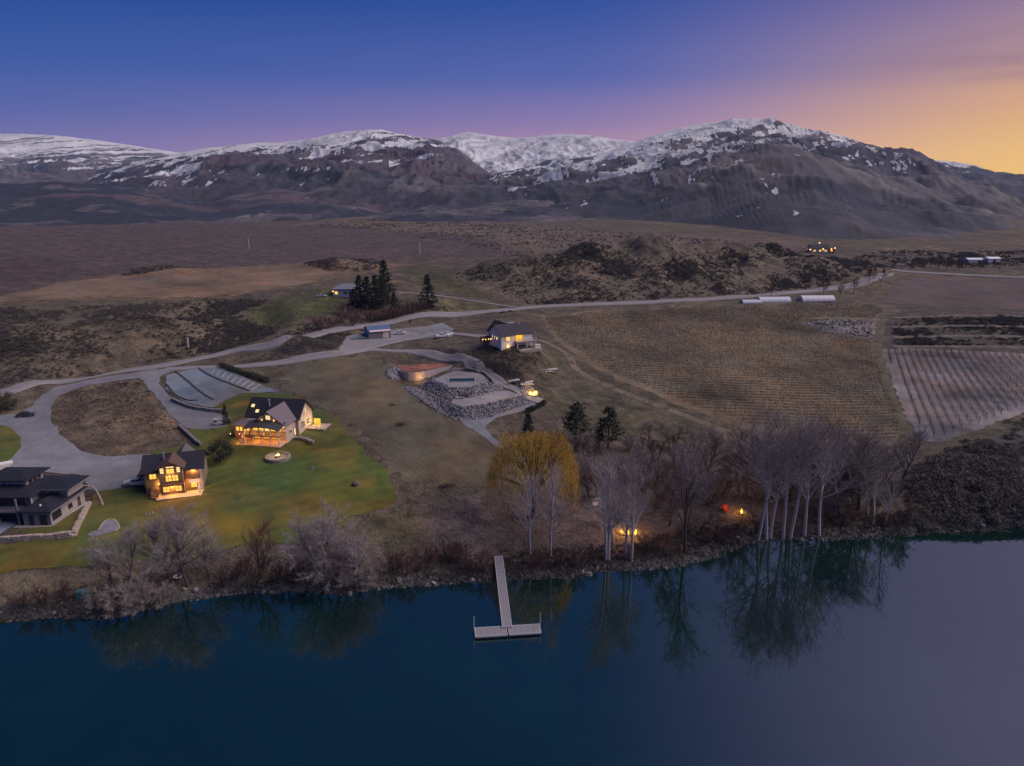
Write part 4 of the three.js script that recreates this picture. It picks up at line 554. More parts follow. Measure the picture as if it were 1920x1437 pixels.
// scrub: sagebrush and low brush as ground cover
{
  const geos = [0, 1, 2].map(k => { const R = rng(900 + k), S = Soup(); for (let c = 0; c < 14; c++) { const a = R() * 6.28, r = R() * 0.75, ce = V(Math.cos(a) * r, 0.2 + R() * 0.5 * (1.1 - r), Math.sin(a) * r); for (let m = 0; m < 16; m++) leaf(S, V(ce.x + (R() - 0.5) * 0.6, Math.max(0.02, ce.y + (R() - 0.5) * 0.55), ce.z + (R() - 0.5) * 0.6), 0.13 * (0.6 + R() * 0.8), R); } return soupGeo(S); });
  const sage = mat('sage', [0.105, 0.092, 0.085], 1), R = rng(77);
  const areas = [                                                       // outline on the photograph, how many, size, how strongly it gathers, tone
    { p: [[-200, 735], [-200, 590], [60, 578], [300, 572], [400, 558], [470, 560], [430, 590], [500, 615], [500, 634], [420, 655], [250, 685], [0, 730]], n: 5600, s: [0.4, 1.7], g: 0.53, c: 0.9 },
    { p: [[330, 650], [400, 620], [470, 610], [520, 620], [480, 640], [400, 660]], n: 900, s: [0.6, 2.1], g: 0.42, c: 0.75 },
    { p: [[310, 606], [360, 576], [420, 562], [500, 565], [420, 592], [380, 604]], n: 760, s: [0.6, 2.1], g: 0.44, c: 0.75 },
    { p: [[840, 514], [900, 502], [1000, 486], [1180, 458], [1300, 468], [1400, 474], [1560, 482], [1640, 502], [1560, 540], [1300, 557], [1000, 572], [960, 552], [900, 535]], n: 7600, s: [0.45, 1.9], g: 0.52, c: 0.95 },
    { p: [[1700, 1000], [1690, 920], [1740, 870], [1830, 830], [1920, 790], [2200, 770], [2200, 980], [1900, 984]], n: 2300, s: [0.6, 2.2], g: 0.47, c: 1.15 },
    ...[[597, 611], [615, 630], [634, 648]].map(([a, b]) => ({ p: [[1680, a + 2], [1780, a - 1], [1920, a - 1], [2200, a], [2200, b], [1920, b], [1780, b], [1680, b]], n: 800, s: [0.5, 1.8], g: 0.44, c: 0.75 })),
    { p: [[1492, 606], [1560, 599], [1648, 598], [1640, 618], [1634, 638], [1560, 626]], n: 420, s: [0.3, 0.8], g: 0.45, c: 1.3 },
    { p: [[430, 688], [540, 645], [640, 628], [650, 655], [520, 680]], n: 2600, s: [0.25, 0.7], g: 0.44, c: 1.2 },
    { p: [[870, 660], [930, 655], [1020, 668], [1040, 690], [1000, 706], [930, 692]], n: 420, s: [0.2, 0.6], g: 0.45, c: 0.9 },
    { p: [[110, 790], [120, 740], [190, 716], [280, 722], [330, 780], [345, 815], [200, 822]], n: 700, s: [0.25, 0.7], g: 0.52, c: 1.0 },
    { p: [[555, 506], [600, 490], [680, 486], [716, 492], [700, 506], [620, 512]], n: 520, s: [0.5, 1.8], g: 0.46, c: 0.9 },
    { p: [[230, 514], [260, 504], [340, 500], [380, 510], [330, 518], [260, 520]], n: 260, s: [0.5, 1.8], g: 0.46, c: 0.9 },
    { p: [[540, 424], [700, 408], [900, 418], [1300, 448], [1560, 466], [1500, 476], [1080, 460], [700, 430]], n: 3000, s: [0.6, 1.6], g: 0.44, c: 1.0 },
    { p: [[1500, 480], [1660, 470], [1920, 470], [2200, 480], [2200, 500], [1700, 503]], n: 2400, s: [0.7, 2.0], g: 0.48, c: 0.9 },
    { p: [[-300, 1160], [0, 1136], [120, 1122], [240, 1100], [300, 1090], [300, 1120], [150, 1150], [0, 1165]], n: 700, s: [0.2, 0.6], g: 0.35, c: 1.1 },
    { p: [[760, 1060], [880, 1050], [1100, 1040], [1350, 1000], [1650, 960], [1690, 990], [1400, 1012], [1200, 1062], [1000, 1080], [780, 1090]], n: 1800, s: [0.25, 0.8], g: 0.40, c: 0.8 },
    { p: [[620, 600], [760, 585], [900, 580], [960, 584], [860, 592], [700, 612], [560, 640], [520, 630]], n: 1100, s: [0.4, 1.1], g: 0.42, c: 0.8 },
  ];
  const lists = geos.map(() => []);
  for (const a of areas) {
    const P = plan(a.p), b = box2(P); let made = 0;
    for (let k = 0; k < a.n * 14 && made < a.n; k++) {
      const x = mix(b[0], b[2], R()), z = mix(b[1], b[3], R()); if (sdPoly(P, x, z) > (R() - 0.5) * 6 || keptClear(x, z)) continue;
      const d = fbm(x * 0.05, z * 0.05, 4) * 0.7 + fbm(x * 0.22 + 9, z * 0.22, 2) * 0.3; if (d < a.g + (R() - 0.5) * 0.34) continue;
      const s = mix(a.s[0], a.s[1], R() * R() * 0.6 + 0.4 * smooth(a.g, a.g + 0.25, d)); lists[made % 3].push([x, Y(x, z) - 0.05, z, s, R() * 6.28, a.c * (0.65 + 0.7 * R())]); made++;
    }
  }
  lists.forEach((L, k) => {
    const im = new THREE.InstancedMesh(geos[k], sage, L.length), M = new THREE.Matrix4(), q = new THREE.Quaternion(), c = new THREE.Color();
    L.forEach((e, i) => { q.setFromAxisAngle(V(0, 1, 0), e[4]); M.compose(V(e[0], e[1], e[2]), q, V(e[3] * 1.25, e[3], e[3] * 1.25)); im.setMatrixAt(i, M); c.setRGB(e[5], e[5] * (0.98 + 0.06 * ((i * 7) % 5) / 5), e[5]); im.setColorAt(i, c); });
    im.name = numbered('sagebrush'); im.castShadow = im.receiveShadow = true; stuff(im, 'dark sagebrush scrub covering the rough slopes', 'scrub'); scene.add(im);
  });
}

// ---------------------------------------------------------------- buildings
const paint = (k, rgb, r = 0.8, e) => mat(k, rgb, r, e);
const lampGlow = glow('lampGlow', [1.0, 0.62, 0.22], 2.6), windowGlow = glow('windowGlow', [1.0, 0.56, 0.10], 1.25), windowPale = glow('windowPale', [1.0, 0.72, 0.32], 1.2), windowDeep = glow('windowDeep', [1.0, 0.42, 0.06], 0.9);
const darkGlass = mat('darkGlass', [0.02, 0.024, 0.035], 0.12), frameDark = paint('frameDark', [0.05, 0.04, 0.035]), frameWhite = paint('frameWhite', [0.62, 0.58, 0.56]), frameWood = paint('frameWood', [0.16, 0.075, 0.035]);
const shingle = tex(256, (u, v) => { const row = v * 24, k = 0.62 + 0.4 * pfbm(u, v, 24, 3) - 0.22 * smooth(0.82, 1, row % 1); return [k, k, k]; });
const shingles = (key, rgb) => { const t = shingle.clone(); t.repeat.set(1 / 5, 1 / 5); t.needsUpdate = true; return mats[key] ??= new THREE.MeshStandardMaterial({ color: new THREE.Color().setRGB(...rgb), map: t, roughness: 0.9, side: THREE.DoubleSide }); };
const siding = tex(256, (u, v) => { const r = (v * 16) % 1, k = 0.8 + 0.16 * pfbm(u, v, 16, 4) - 0.25 * smooth(0.86, 1, r); return [k, k, k]; });
const sidings = (key, rgb) => { const t = siding.clone(); t.repeat.set(1 / 3, 1 / 3); t.needsUpdate = true; return mats[key] ??= new THREE.MeshStandardMaterial({ color: new THREE.Color().setRGB(...rgb), map: t, roughness: 0.85, side: THREE.DoubleSide }); };
function slab(q, t) {                                                    // a plate with four top corners (counter-clockwise seen from above) and a thickness; uv in metres
  const a = V(...q[0]), b = V(...q[1]), c = V(...q[2]), d = V(...q[3]), n = b.clone().sub(a).cross(d.clone().sub(a)).normalize(), lo = [a, b, c, d].map(p => p.clone().addScaledVector(n, -t)), hi = [a, b, c, d];
  const ux = b.clone().sub(a).normalize(), uy = n.clone().cross(ux), pos = [], uv = [];
  const quad = (p, r, s, e) => { for (const v of [p, r, s, p, s, e]) { pos.push(v.x, v.y, v.z); const w = v.clone().sub(a); uv.push(w.dot(ux), w.dot(uy)); } };
  quad(...hi); quad(lo[3], lo[2], lo[1], lo[0]); for (let k = 0; k < 4; k++) { const m = (k + 1) % 4; quad(hi[k], lo[k], lo[m], hi[m]); }
  return geom(pos, null, uv);
}
function gableWalls(w, d, h, rise, x = 0, z = 0, along = 'x', y = 0) {   // walls of a gabled block; the ridge runs along x or z; (x, z) is its middle
  const s = new THREE.Shape(), span = along === 'x' ? d : w, len = along === 'x' ? w : d; s.moveTo(-span / 2, 0); s.lineTo(span / 2, 0); s.lineTo(span / 2, h); s.lineTo(0, h + rise); s.lineTo(-span / 2, h); s.closePath();
  const g = new THREE.ExtrudeGeometry(s, { depth: len, bevelEnabled: false }); g.translate(0, 0, -len / 2); if (along === 'x') g.rotateY(Math.PI / 2); g.translate(x, y, z); return g;
}
function gableRoof(w, d, h, rise, over, x = 0, z = 0, along = 'x', t = 0.22, y = 0) {
  const span = (along === 'x' ? d : w) / 2, len = (along === 'x' ? w : d) / 2 + over, k = rise / span, e = span + over, ye = h - k * over + t + y, yr = h + rise + t + y, f = (a, b, yy) => along === 'x' ? [x + a, yy, z + b] : [x + b, yy, z - a];
  return [slab([f(-len, e, ye), f(len, e, ye), f(len, 0, yr), f(-len, 0, yr)], t), slab([f(len, -e, ye), f(-len, -e, ye), f(-len, -0.001, yr), f(len, -0.001, yr)], t)];
}
function hipRoof(w, d, h, rise, over, x = 0, z = 0, t = 0.2, y = 0) {
  const a = w / 2 + over, b = d / 2 + over, r = Math.max(0.05, Math.abs(a - b)), lx = a > b ? r : 0.05, lz = a > b ? 0.05 : r, ye = h + y + t, yr = h + y + rise + t, p = (X, yy, Z) => [x + X, yy, z + Z];
  return [slab([p(-a, ye, b), p(a, ye, b), p(lx, yr, lz), p(-lx, yr, lz)], t), slab([p(a, ye, -b), p(-a, ye, -b), p(-lx, yr, -lz), p(lx, yr, -lz)], t), slab([p(a, ye, b), p(a, ye, -b), p(lx, yr, -lz), p(lx, yr, lz)], t), slab([p(-a, ye, -b), p(-a, ye, b), p(-lx, yr, lz), p(-lx, yr, -lz)], t)];
}
function win(parent, x, y, z, w, h, ry, pane, frame = frameDark, bars = 1, rows = 0) {   // (x, y, z): the middle of the sill line; faces +z before turning
  const o = mesh('window', bx(w, h, 0.06), pane, parent); o.position.set(x, y, z); o.rotation.y = ry; const f = [], t = 0.09;
  f.push(bx(w + 2 * t, t, 0.16, 0, -t, 0.02), bx(w + 2 * t, t, 0.16, 0, h, 0.02), bx(t, h, 0.16, -w / 2 - t / 2, 0, 0.02), bx(t, h, 0.16, w / 2 + t / 2, 0, 0.02));
  for (let k = 1; k <= bars; k++) f.push(bx(0.07, h, 0.12, -w / 2 + w * k / (bars + 1), 0, 0.03)); for (let k = 1; k <= rows; k++) f.push(bx(w, 0.07, 0.11, 0, h * k / (rows + 1), 0.03));
  mesh('frame', f, frame, o); return o;
}
function rail(parent, a, b, y, m, name = 'railing') { const dx = b[0] - a[0], dz = b[1] - a[1], L = Math.hypot(dx, dz), r = -Math.atan2(dz, dx), g = [], n = Math.max(2, Math.round(L / 0.9)); g.push(bx(L, 0.08, 0.1, 0, 1.0, 0), bx(L, 0.05, 0.06, 0, 0.1, 0)); for (let k = 0; k <= n; k++) g.push(bx(0.07, 1.0, 0.07, -L / 2 + L * k / n, 0, 0)); const o = mesh(name, g, m, parent); o.position.set((a[0] + b[0]) / 2, y, (a[1] + b[1]) / 2); o.rotation.y = r; return o; }
function pointLight(parent, x, y, z, I, rgb = [1, 0.58, 0.2], r = 8) { const l = new THREE.PointLight(new THREE.Color().setRGB(...rgb), I, 0, 2); l.position.set(x, y, z); l.intensity *= 1.7; l.castShadow = true; l.shadow.radius = r; parent.add(l); return l; }
function lampOn(parent, x, y, z, I, rgb, s = 0.14) { const o = mesh('lamp', new THREE.SphereGeometry(s, 10, 8), lampGlow, parent); o.position.set(x, y, z); pointLight(parent, x, y, z, I, rgb, 4); return o; }
function place(t, p, turn) { t.position.set(p[0], p[1], p[2]); t.rotation.y = turn; return t; }
const stoneTex = tex(256, (u, v) => { const a = pfbm(u, v, 12, 3), b = pfbm(u, v, 40, 2), k = 0.5 + 0.7 * a + 0.3 * (b - 0.5); return [k, k * 0.96, k * 0.92]; });
const stoneMat = (key, rgb, rep = 0.5) => { const t = stoneTex.clone(); t.repeat.set(rep, rep); t.needsUpdate = true; return mats[key] ??= new THREE.MeshStandardMaterial({ color: new THREE.Color().setRGB(...rgb), map: t, roughness: 0.95, side: THREE.DoubleSide }); };

// the lodge with the three-storey bay
{
  const h = thing('lodge_house', 'brown lodge with a three-storey lit bay and navy roof, pickup parked beside it', 'house'), wall = sidings('lodgeWall', [0.21, 0.145, 0.105]), roof = shingles('navyRoof', [0.024, 0.024, 0.040]), stone = stoneMat('lodgeStone', [0.34, 0.20, 0.13], 0.9);
  place(h, here(329, 922), 0.28); h.scale.setScalar(0.93);
  mesh('wall', [gableWalls(13, 8.6, 5.9, 2.7, 0, -4.3), bx(13.2, 1.6, 8.8, 0, -1.5, -4.3)], wall, h);
  const rf = mesh('roof', gableRoof(13, 8.6, 5.9, 2.7, 0.75, 0, -4.3), roof, h); mesh('chimney', [new THREE.CylinderGeometry(0.22, 0.22, 2.2, 10).translate(-2.2, 8.3, -2.6), new THREE.CylinderGeometry(0.32, 0.32, 0.25, 10).translate(-2.2, 9.5, -2.6)], paint('flue', [0.45, 0.45, 0.47], 0.4, { metalness: 0.6 }), rf);
  mesh('bay_wall', [gableWalls(5.3, 3.4, 7.1, 1.7, -0.2, 0.1, 'z')], wall, h); mesh('bay_roof', gableRoof(5.3, 6.2, 7.1, 1.7, 0.7, -0.2, -1.2, 'z'), shingles('bayRoof', [0.13, 0.075, 0.06]), h);
  mesh('back_wing', [gableWalls(6, 3.4, 5.2, 2.9, 1.4, -9.8, 'z')], wall, h); mesh('back_roof', gableRoof(6, 5.6, 5.2, 3.0, 0.5, 1.4, -8.8, 'z'), shingles('backRoof', [0.12, 0.11, 0.13]), h);
  const zb = 1.84;
  for (const x of [-1.55, 1.15]) win(h, x, 0.85, zb, 1.45, 1.35, 0, windowGlow, frameWood, 1, 1);
  for (const x of [-0.75, 0.75]) win(h, x, 3.55, zb, 1.3, 1.5, 0, windowGlow, frameWood, 1, 1);
  win(h, -0.2, 5.65, zb, 1.7, 1.15, 0, windowGlow, frameWood, 1, 0); win(h, -0.2, 7.05, zb, 1.7, 0.36, 0, windowPale, frameWood, 1, 0); win(h, -2.05, 5.75, zb, 0.8, 1.35, 0, windowPale, frameWood, 0, 2); win(h, 1.65, 5.75, zb, 0.8, 1.35, 0, windowPale, frameWood, 0, 2);
  win(h, -4.6, 3.9, 0.02, 1.5, 1.25, 0, windowGlow, frameWood, 1, 0); win(h, 4.4, 0.7, 0.03, 1.3, 1.5, 0, windowGlow, frameWood, 1, 0);
  mesh('balcony', [bx(5.6, 0.18, 1.3, -0.2, 2.75, 2.4)], frameWood, h); rail(h, [-2.9, 3.0], [2.5, 3.0], 2.93, frameWood);
  mesh('stone_cladding', bx(3.7, 3.0, 0.22, 4.6, 2.75, 0.12), stone, h); mesh('awning', slab([[3.6, 2.62, 1.7], [5.9, 2.62, 1.7], [5.9, 2.95, 0.3], [3.6, 2.95, 0.3]], 0.06), paint('awning', [0.62, 0.58, 0.52]), h);
  mesh('side_column', [bx(0.35, 5.6, 0.35, 6.4, 0, 1.0)], frameWhite, h); mesh('downpipe', bx(0.14, 5.6, 0.14, 2.75, 0, 1.95), frameWood, h);
  h.updateMatrixWorld(); const uw = h.localToWorld(V(5.8, 0.12, 1.9)), um = thing('patio_umbrella', 'closed white umbrella standing on the lit patio of the brown lodge', 'umbrella'); place(um, [uw.x, uw.y, uw.z], 0); mesh('pole', new THREE.CylinderGeometry(0.04, 0.04, 2.3, 6).translate(0, 1.1, 0), frameWhite, um); mesh('canopy', new THREE.ConeGeometry(0.33, 1.6, 10).translate(0, 1.5, 0), paint('canvas', [0.72, 0.70, 0.72]), um); mesh('foot', new THREE.CylinderGeometry(0.28, 0.3, 0.08, 12), frameDark, um);
  mesh('patio', [bx(10.6, 0.35, 3.6, 1.6, -0.22, 2.6)], paint('patio', [0.42, 0.33, 0.26]), h);
  for (let k = 0; k < 7; k++) mesh('step', bx(1.5, 0.2, 0.4, -4.4 + 0.05 * k, 1.7 - 0.27 * k, 0.5 + 0.42 * k), stone, h); rail(h, [-5.3, 0.3], [-4.9, 3.4], 0.3, frameWood); rail(h, [-3.6, 0.3], [-3.2, 3.4], 0.3, frameWood);
  mesh('carport_roof', [slab([[-9.8, 2.5, -6.2], [-6.3, 2.5, -6.2], [-6.3, 2.8, -10.2], [-9.8, 2.8, -10.2]], 0.18)], shingles('carport', [0.15, 0.095, 0.085]), h); for (const [x, z] of [[-9.5, -6.5], [-6.6, -6.5], [-9.5, -9.9], [-6.6, -9.9]]) mesh('post', bx(0.18, 2.35, 0.18, x, 0, z), frameWood, h);
  lampOn(h, 4.6, 2.35, 1.2, 26, [1, 0.44, 0.09]); lampOn(h, -0.2, 2.45, 2.6, 30, [1, 0.42, 0.08]); lampOn(h, -3.2, 2.4, 0.7, 10, [1, 0.55, 0.15]); lampOn(h, 4.6, 5.3, 0.7, 9, [1, 0.5, 0.14]); lampOn(h, -0.2, 5.2, 2.9, 8, [1, 0.6, 0.2]);
}
// the gabled house with the two-level deck
{
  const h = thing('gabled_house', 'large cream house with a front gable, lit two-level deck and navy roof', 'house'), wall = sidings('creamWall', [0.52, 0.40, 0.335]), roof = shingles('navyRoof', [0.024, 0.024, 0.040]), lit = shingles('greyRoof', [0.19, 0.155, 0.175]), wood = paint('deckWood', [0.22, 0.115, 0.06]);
  place(h, here(478, 832), -0.17); h.updateMatrixWorld();
  const zf = -3.4;                                                       // front of the wing
  mesh('wall', [gableWalls(15, 8.4, 4.6, 3.9, 0.6, zf - 9.6), bx(15.1, 2, 8.5, 0.6, -1.9, zf - 9.6)], wall, h); mesh('roof', gableRoof(15, 8.4, 4.6, 3.9, 0.6, 0.6, zf - 9.6), roof, h);
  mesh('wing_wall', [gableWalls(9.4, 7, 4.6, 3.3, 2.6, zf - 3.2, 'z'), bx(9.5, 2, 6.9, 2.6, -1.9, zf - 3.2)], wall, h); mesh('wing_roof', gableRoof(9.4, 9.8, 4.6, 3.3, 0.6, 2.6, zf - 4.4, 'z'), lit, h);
  const flue = mesh('chimney', [new THREE.CylinderGeometry(0.2, 0.2, 2.6, 10).translate(-1.2, 7.4, zf - 7.6), new THREE.CylinderGeometry(0.3, 0.3, 0.25, 10).translate(-1.2, 8.8, zf - 7.6)], paint('flue', [0.45, 0.45, 0.47], 0.4, { metalness: 0.6 }), h);
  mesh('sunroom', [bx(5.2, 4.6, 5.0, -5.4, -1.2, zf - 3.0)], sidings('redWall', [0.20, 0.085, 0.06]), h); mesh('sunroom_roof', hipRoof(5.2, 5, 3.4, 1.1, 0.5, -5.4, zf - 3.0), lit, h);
  for (let k = 0; k < 4; k++) win(h, -7.0 + k * 1.05, 1.9, zf - 0.44, 0.8, 1.1, 0, windowGlow, frameWood, 0, 0);
  // porch roof, deck and posts
  const pr = []; for (let k = 0; k < 6; k++) { const a = -1 + k / 3, b = -1 + (k + 1) / 3, ya = 4.55 + 0.7 * (1 - a * a), yb = 4.55 + 0.7 * (1 - b * b), xa = 2.2 + a * 5.2, xb = 2.2 + b * 5.2; pr.push(slab([[xa, ya - 0.5, 0.5], [xb, yb - 0.5, 0.5], [xb, yb + 0.55, zf - 0.1], [xa, ya + 0.55, zf - 0.1]], 0.16)); }
  mesh('porch_roof', pr, shingles('porchRoof', [0.06, 0.055, 0.07]), h);
  mesh('deck', [bx(10.2, 0.25, 4.1, 2.2, 2.2, -1.45)], wood, h); mesh('patio', bx(12.4, 0.3, 5.2, 1.6, -0.18, -1.0), paint('patio2', [0.44, 0.30, 0.19]), h);
  for (const x of [-2.7, -0.2, 2.2, 4.6, 7.1]) mesh('post', bx(0.26, 4.0, 0.26, x, 0.1, 0.35), frameWhite, h);
  rail(h, [-2.8, 0.5], [7.2, 0.5], 2.45, wood); rail(h, [7.2, 0.5], [7.2, -3.3], 2.45, wood); rail(h, [-2.8, 0.5], [-2.8, -3.3], 2.45, wood);
  for (let k = 0; k < 5; k++) win(h, -1.3 + k * 1.7, 2.6, zf + 0.36, 1.3, 1.6, 0, k === 2 ? windowPale : windowGlow, frameWood, k === 2 ? 0 : 1, 0);
  for (const x of [-0.9, 1.6, 4.2]) win(h, x, 0.35, zf + 0.36, 1.7, 1.45, 0, windowDeep, frameWood, 1, 0);
  win(h, 2.6, 5.75, zf + 0.36, 1.2, 1.15, 0, windowPale, frameWhite, 1, 0);
  for (const [x, y] of [[-0.6, 5.2], [0.9, 5.6], [4.3, 5.6], [5.7, 5.2]]) lampOn(h, x, y, zf + 0.55, 1.6, [1, 0.68, 0.34], 0.16);
  for (const [x, y, z] of [[-4.2, 5.75, zf - 6.2], [-6.0, 6.85, zf - 7.4]]) { const s = mesh('skylight', bx(0.9, 0.12, 0.9), windowPale, h); s.position.set(x, y, z); s.rotation.x = 0.76; }
  // right side
  const R = Math.PI / 2; win(h, 7.34, 1.5, zf - 2.0, 1.1, 0.9, R, darkGlass, frameWhite, 1, 0); win(h, 7.34, 0.2, zf - 4.4, 0.9, 1.9, R, windowPale, frameDark, 0, 0);
  win(h, 8.14, 1.3, zf - 8.0, 1.5, 1.6, R, darkGlass, frameWhite, 1, 1); win(h, 8.14, 1.3, zf - 11.0, 1.5, 1.6, R, darkGlass, frameWhite, 1, 1); win(h, 8.14, 4.9, zf - 9.6, 0.6, 1.3, R, windowPale, frameWhite, 0, 0); win(h, 8.14, 3.6, zf - 7.4, 0.5, 0.7, R, windowPale, frameWhite, 0, 0);
  const wp = h.localToWorld(V(11, 0, zf - 11.6)), up = Math.max(0, Y(wp.x, wp.z) - h.position.y); mesh('side_terrace', bx(5.2, 0.9, 5, 11.0, up - 0.6, zf - 11.6), paint('flag', [0.33, 0.27, 0.24]), h); mesh('terrace_screen', bx(2.0, 1.9, 0.12, 10.0, up + 0.3, zf - 12.6), glow('screenGlow', [1.0, 0.62, 0.06], 0.8), h);
  const fl = []; for (let k = 0; k < 9; k++) fl.push(bx(0.08, 0.9, 0.08, 8.6 + k * 0.6, up + 0.3, zf - 9.2)); fl.push(bx(4.9, 0.08, 0.1, 11.0, up + 1.2, zf - 9.2)); mesh('railing', fl, frameWhite, h);
  const stair = stoneMat('wallStone', [0.30, 0.26, 0.245]); for (let k = 0; k < 6; k++) mesh('planter_stone', bx(1.3, 0.55 + 0.1 * (k % 2), 0.9, 8.6 + k * 1.05, -0.35, zf - 2.6 + 0.12 * k * k - 0.2 * k), stair, h);
  for (let k = 0; k < 10; k++) mesh('step', bx(0.9, 0.2, 0.34, -3.9 + 0.04 * k, 2.2 - 0.24 * k, -2.4 + 0.36 * k), stair, h);
  lampOn(h, -1.4, 4.3, -1.6, 12, [1, 0.6, 0.18]); lampOn(h, 2.2, 4.6, -1.8, 14, [1, 0.62, 0.2]); lampOn(h, 5.8, 4.3, -1.6, 12, [1, 0.6, 0.2]); lampOn(h, 0.4, 1.9, -1.2, 14, [1, 0.42, 0.08]); lampOn(h, 4.4, 1.9, -1.2, 12, [1, 0.42, 0.08]); lampOn(h, -4.6, 2.2, -0.6, 26, [1, 0.42, 0.08]);
  lampOn(h, 10.0, up + 1.7, zf - 11.4, 16, [1, 0.62, 0.12]); lampOn(h, 9.2, up + 2.4, zf - 10.2, 2, [1, 0.66, 0.3]); lampOn(h, -8.4, 1.4, -2.4, 3, [1, 0.8, 0.6]);
}
// the dark modern house
{
  const h = thing('modern_house', 'modern beige house with stacked flat navy hip roofs and dark glazing', 'house'), wall = sidings('beigeWall', [0.36, 0.30, 0.285]), grey = sidings('slateWall', [0.20, 0.205, 0.24]), roof = shingles('blackRoof', [0.011, 0.014, 0.030]), trim = paint('trim', [0.16, 0.155, 0.18], 0.5);
  place(h, level(97, 985, 5.0), 0.0); h.position.y = Y(h.position.x - 3, h.position.z - 3);
  mesh('wall', [bx(5.6, 3.9, 11.4, -2.8, -0.8, -5.7)], wall, h);
  mesh('front_wall', bx(5.7, 3.9, 0.2, -2.8, -0.8, 0.02), grey, h); mesh('roof', hipRoof(5.6, 11.4, 3.1, 1.2, 0.8, -2.8, -5.7), roof, h);
  mesh('upper_wall', bx(6.4, 6.2, 5.2, -3.15, -0.6, -8.9), wall, h); mesh('upper_roof', hipRoof(6.4, 5.2, 5.6, 0.75, 1.3, -3.15, -8.9), roof, h); mesh('fascia', [bx(0.1, 0.3, 7.8, 1.42, 5.5, -8.9), bx(9.0, 0.3, 0.1, -3.15, 5.5, -4.96), bx(0.1, 0.28, 13, 0.86, 3.0, -5.7)], trim, h);
  mesh('main_wall', [bx(14.4, 6.0, 9, -13, -0.6, -7.6)], grey, h); mesh('main_roof', hipRoof(14.4, 9, 5.4, 1.2, 1.4, -13, -7.2), roof, h);
  mesh('glazing', [bx(12.6, 2.3, 0.1, -13.4, 0.2, -3.05), bx(12.6, 2.1, 0.1, -13.4, 3.2, -3.05)], darkGlass, h); mesh('balcony', [bx(13.6, 0.22, 3.0, -13.4, 2.75, -1.5)], trim, h); rail(h, [-20.2, -0.1], [-6.7, -0.1], 2.95, trim);
  for (const x of [-19.8, -15.5, -11, -6.9]) mesh('post', bx(0.3, 5.7, 0.3, x, 0, -0.3), trim, h);
  mesh('tower_wall', bx(7.6, 2.9, 5.4, -12.0, 5.0, -8.6), wall, h); mesh('tower_roof', hipRoof(7.6, 5.4, 7.7, 0.8, 1.2, -12.0, -8.6), roof, h);
  for (const x of [-13.4, -12.2]) win(h, x, 6.45, -5.86, 0.95, 0.9, 0, mat('paleGlass', [0.30, 0.30, 0.33], 0.2), frameDark, 0, 0);
  const R = Math.PI / 2; for (const z of [-7.2, -8.6, -10.0]) win(h, -8.16, 6.5, z, 0.8, 0.9, R, darkGlass, frameDark, 0, 0);
  win(h, 0.04, 0.75, -1.9, 2.6, 1.7, R, darkGlass, frameDark, 1, 0); win(h, 0.04, 0.9, -6.4, 1.1, 0.9, R, darkGlass, frameDark, 0, 0); const door = mesh('door', bx(0.08, 2.1, 1.0, 0.06, 0.05, -9.4), frameDark, h); mesh('handle', bx(0.06, 0.12, 0.06, 0.12, 1.05, -9.0), frameWhite, door);
  for (const x of [-3.9, -1.4]) win(h, x, 0.1, 0.16, x < -3 ? 0.8 : 1.3, 2.1, 0, darkGlass, frameDark, 0, 0); for (const x of [-4.2, -2.6]) win(h, x, 4.2, -6.26, 0.9, 0.9, 0, mat('paleGlass', [0.30, 0.30, 0.33], 0.2), frameDark, 0, 0);
  mesh('paving', [bx(1.4, 0.25, 12.4, 0.9, -0.2, -5.4), bx(8, 0.25, 1.0, -3.4, -0.2, 0.7)], paint('paving', [0.40, 0.36, 0.36]), h); mesh('terrace', [bx(13, 0.25, 7, -14.5, -0.25, 1.6)], paint('terracePaving', [0.20, 0.25, 0.32]), h);
  mesh('pool', bx(9, 0.06, 3.4, -16.4, 0.02, 2.6), mat('poolWater', [0.03, 0.09, 0.16], 0.05), h);
  const dish = mesh('satellite_dish', new THREE.SphereGeometry(0.4, 10, 6, 0, 6.3, 0, 0.9), frameWhite, h); dish.position.set(-2.4, 3.9, -1.2); dish.rotation.x = 1.2;
  const orb = mesh('white_column', bx(0.22, 1.9, 0.22, -5.3, 3.4, -2.6), frameWhite, h);
}
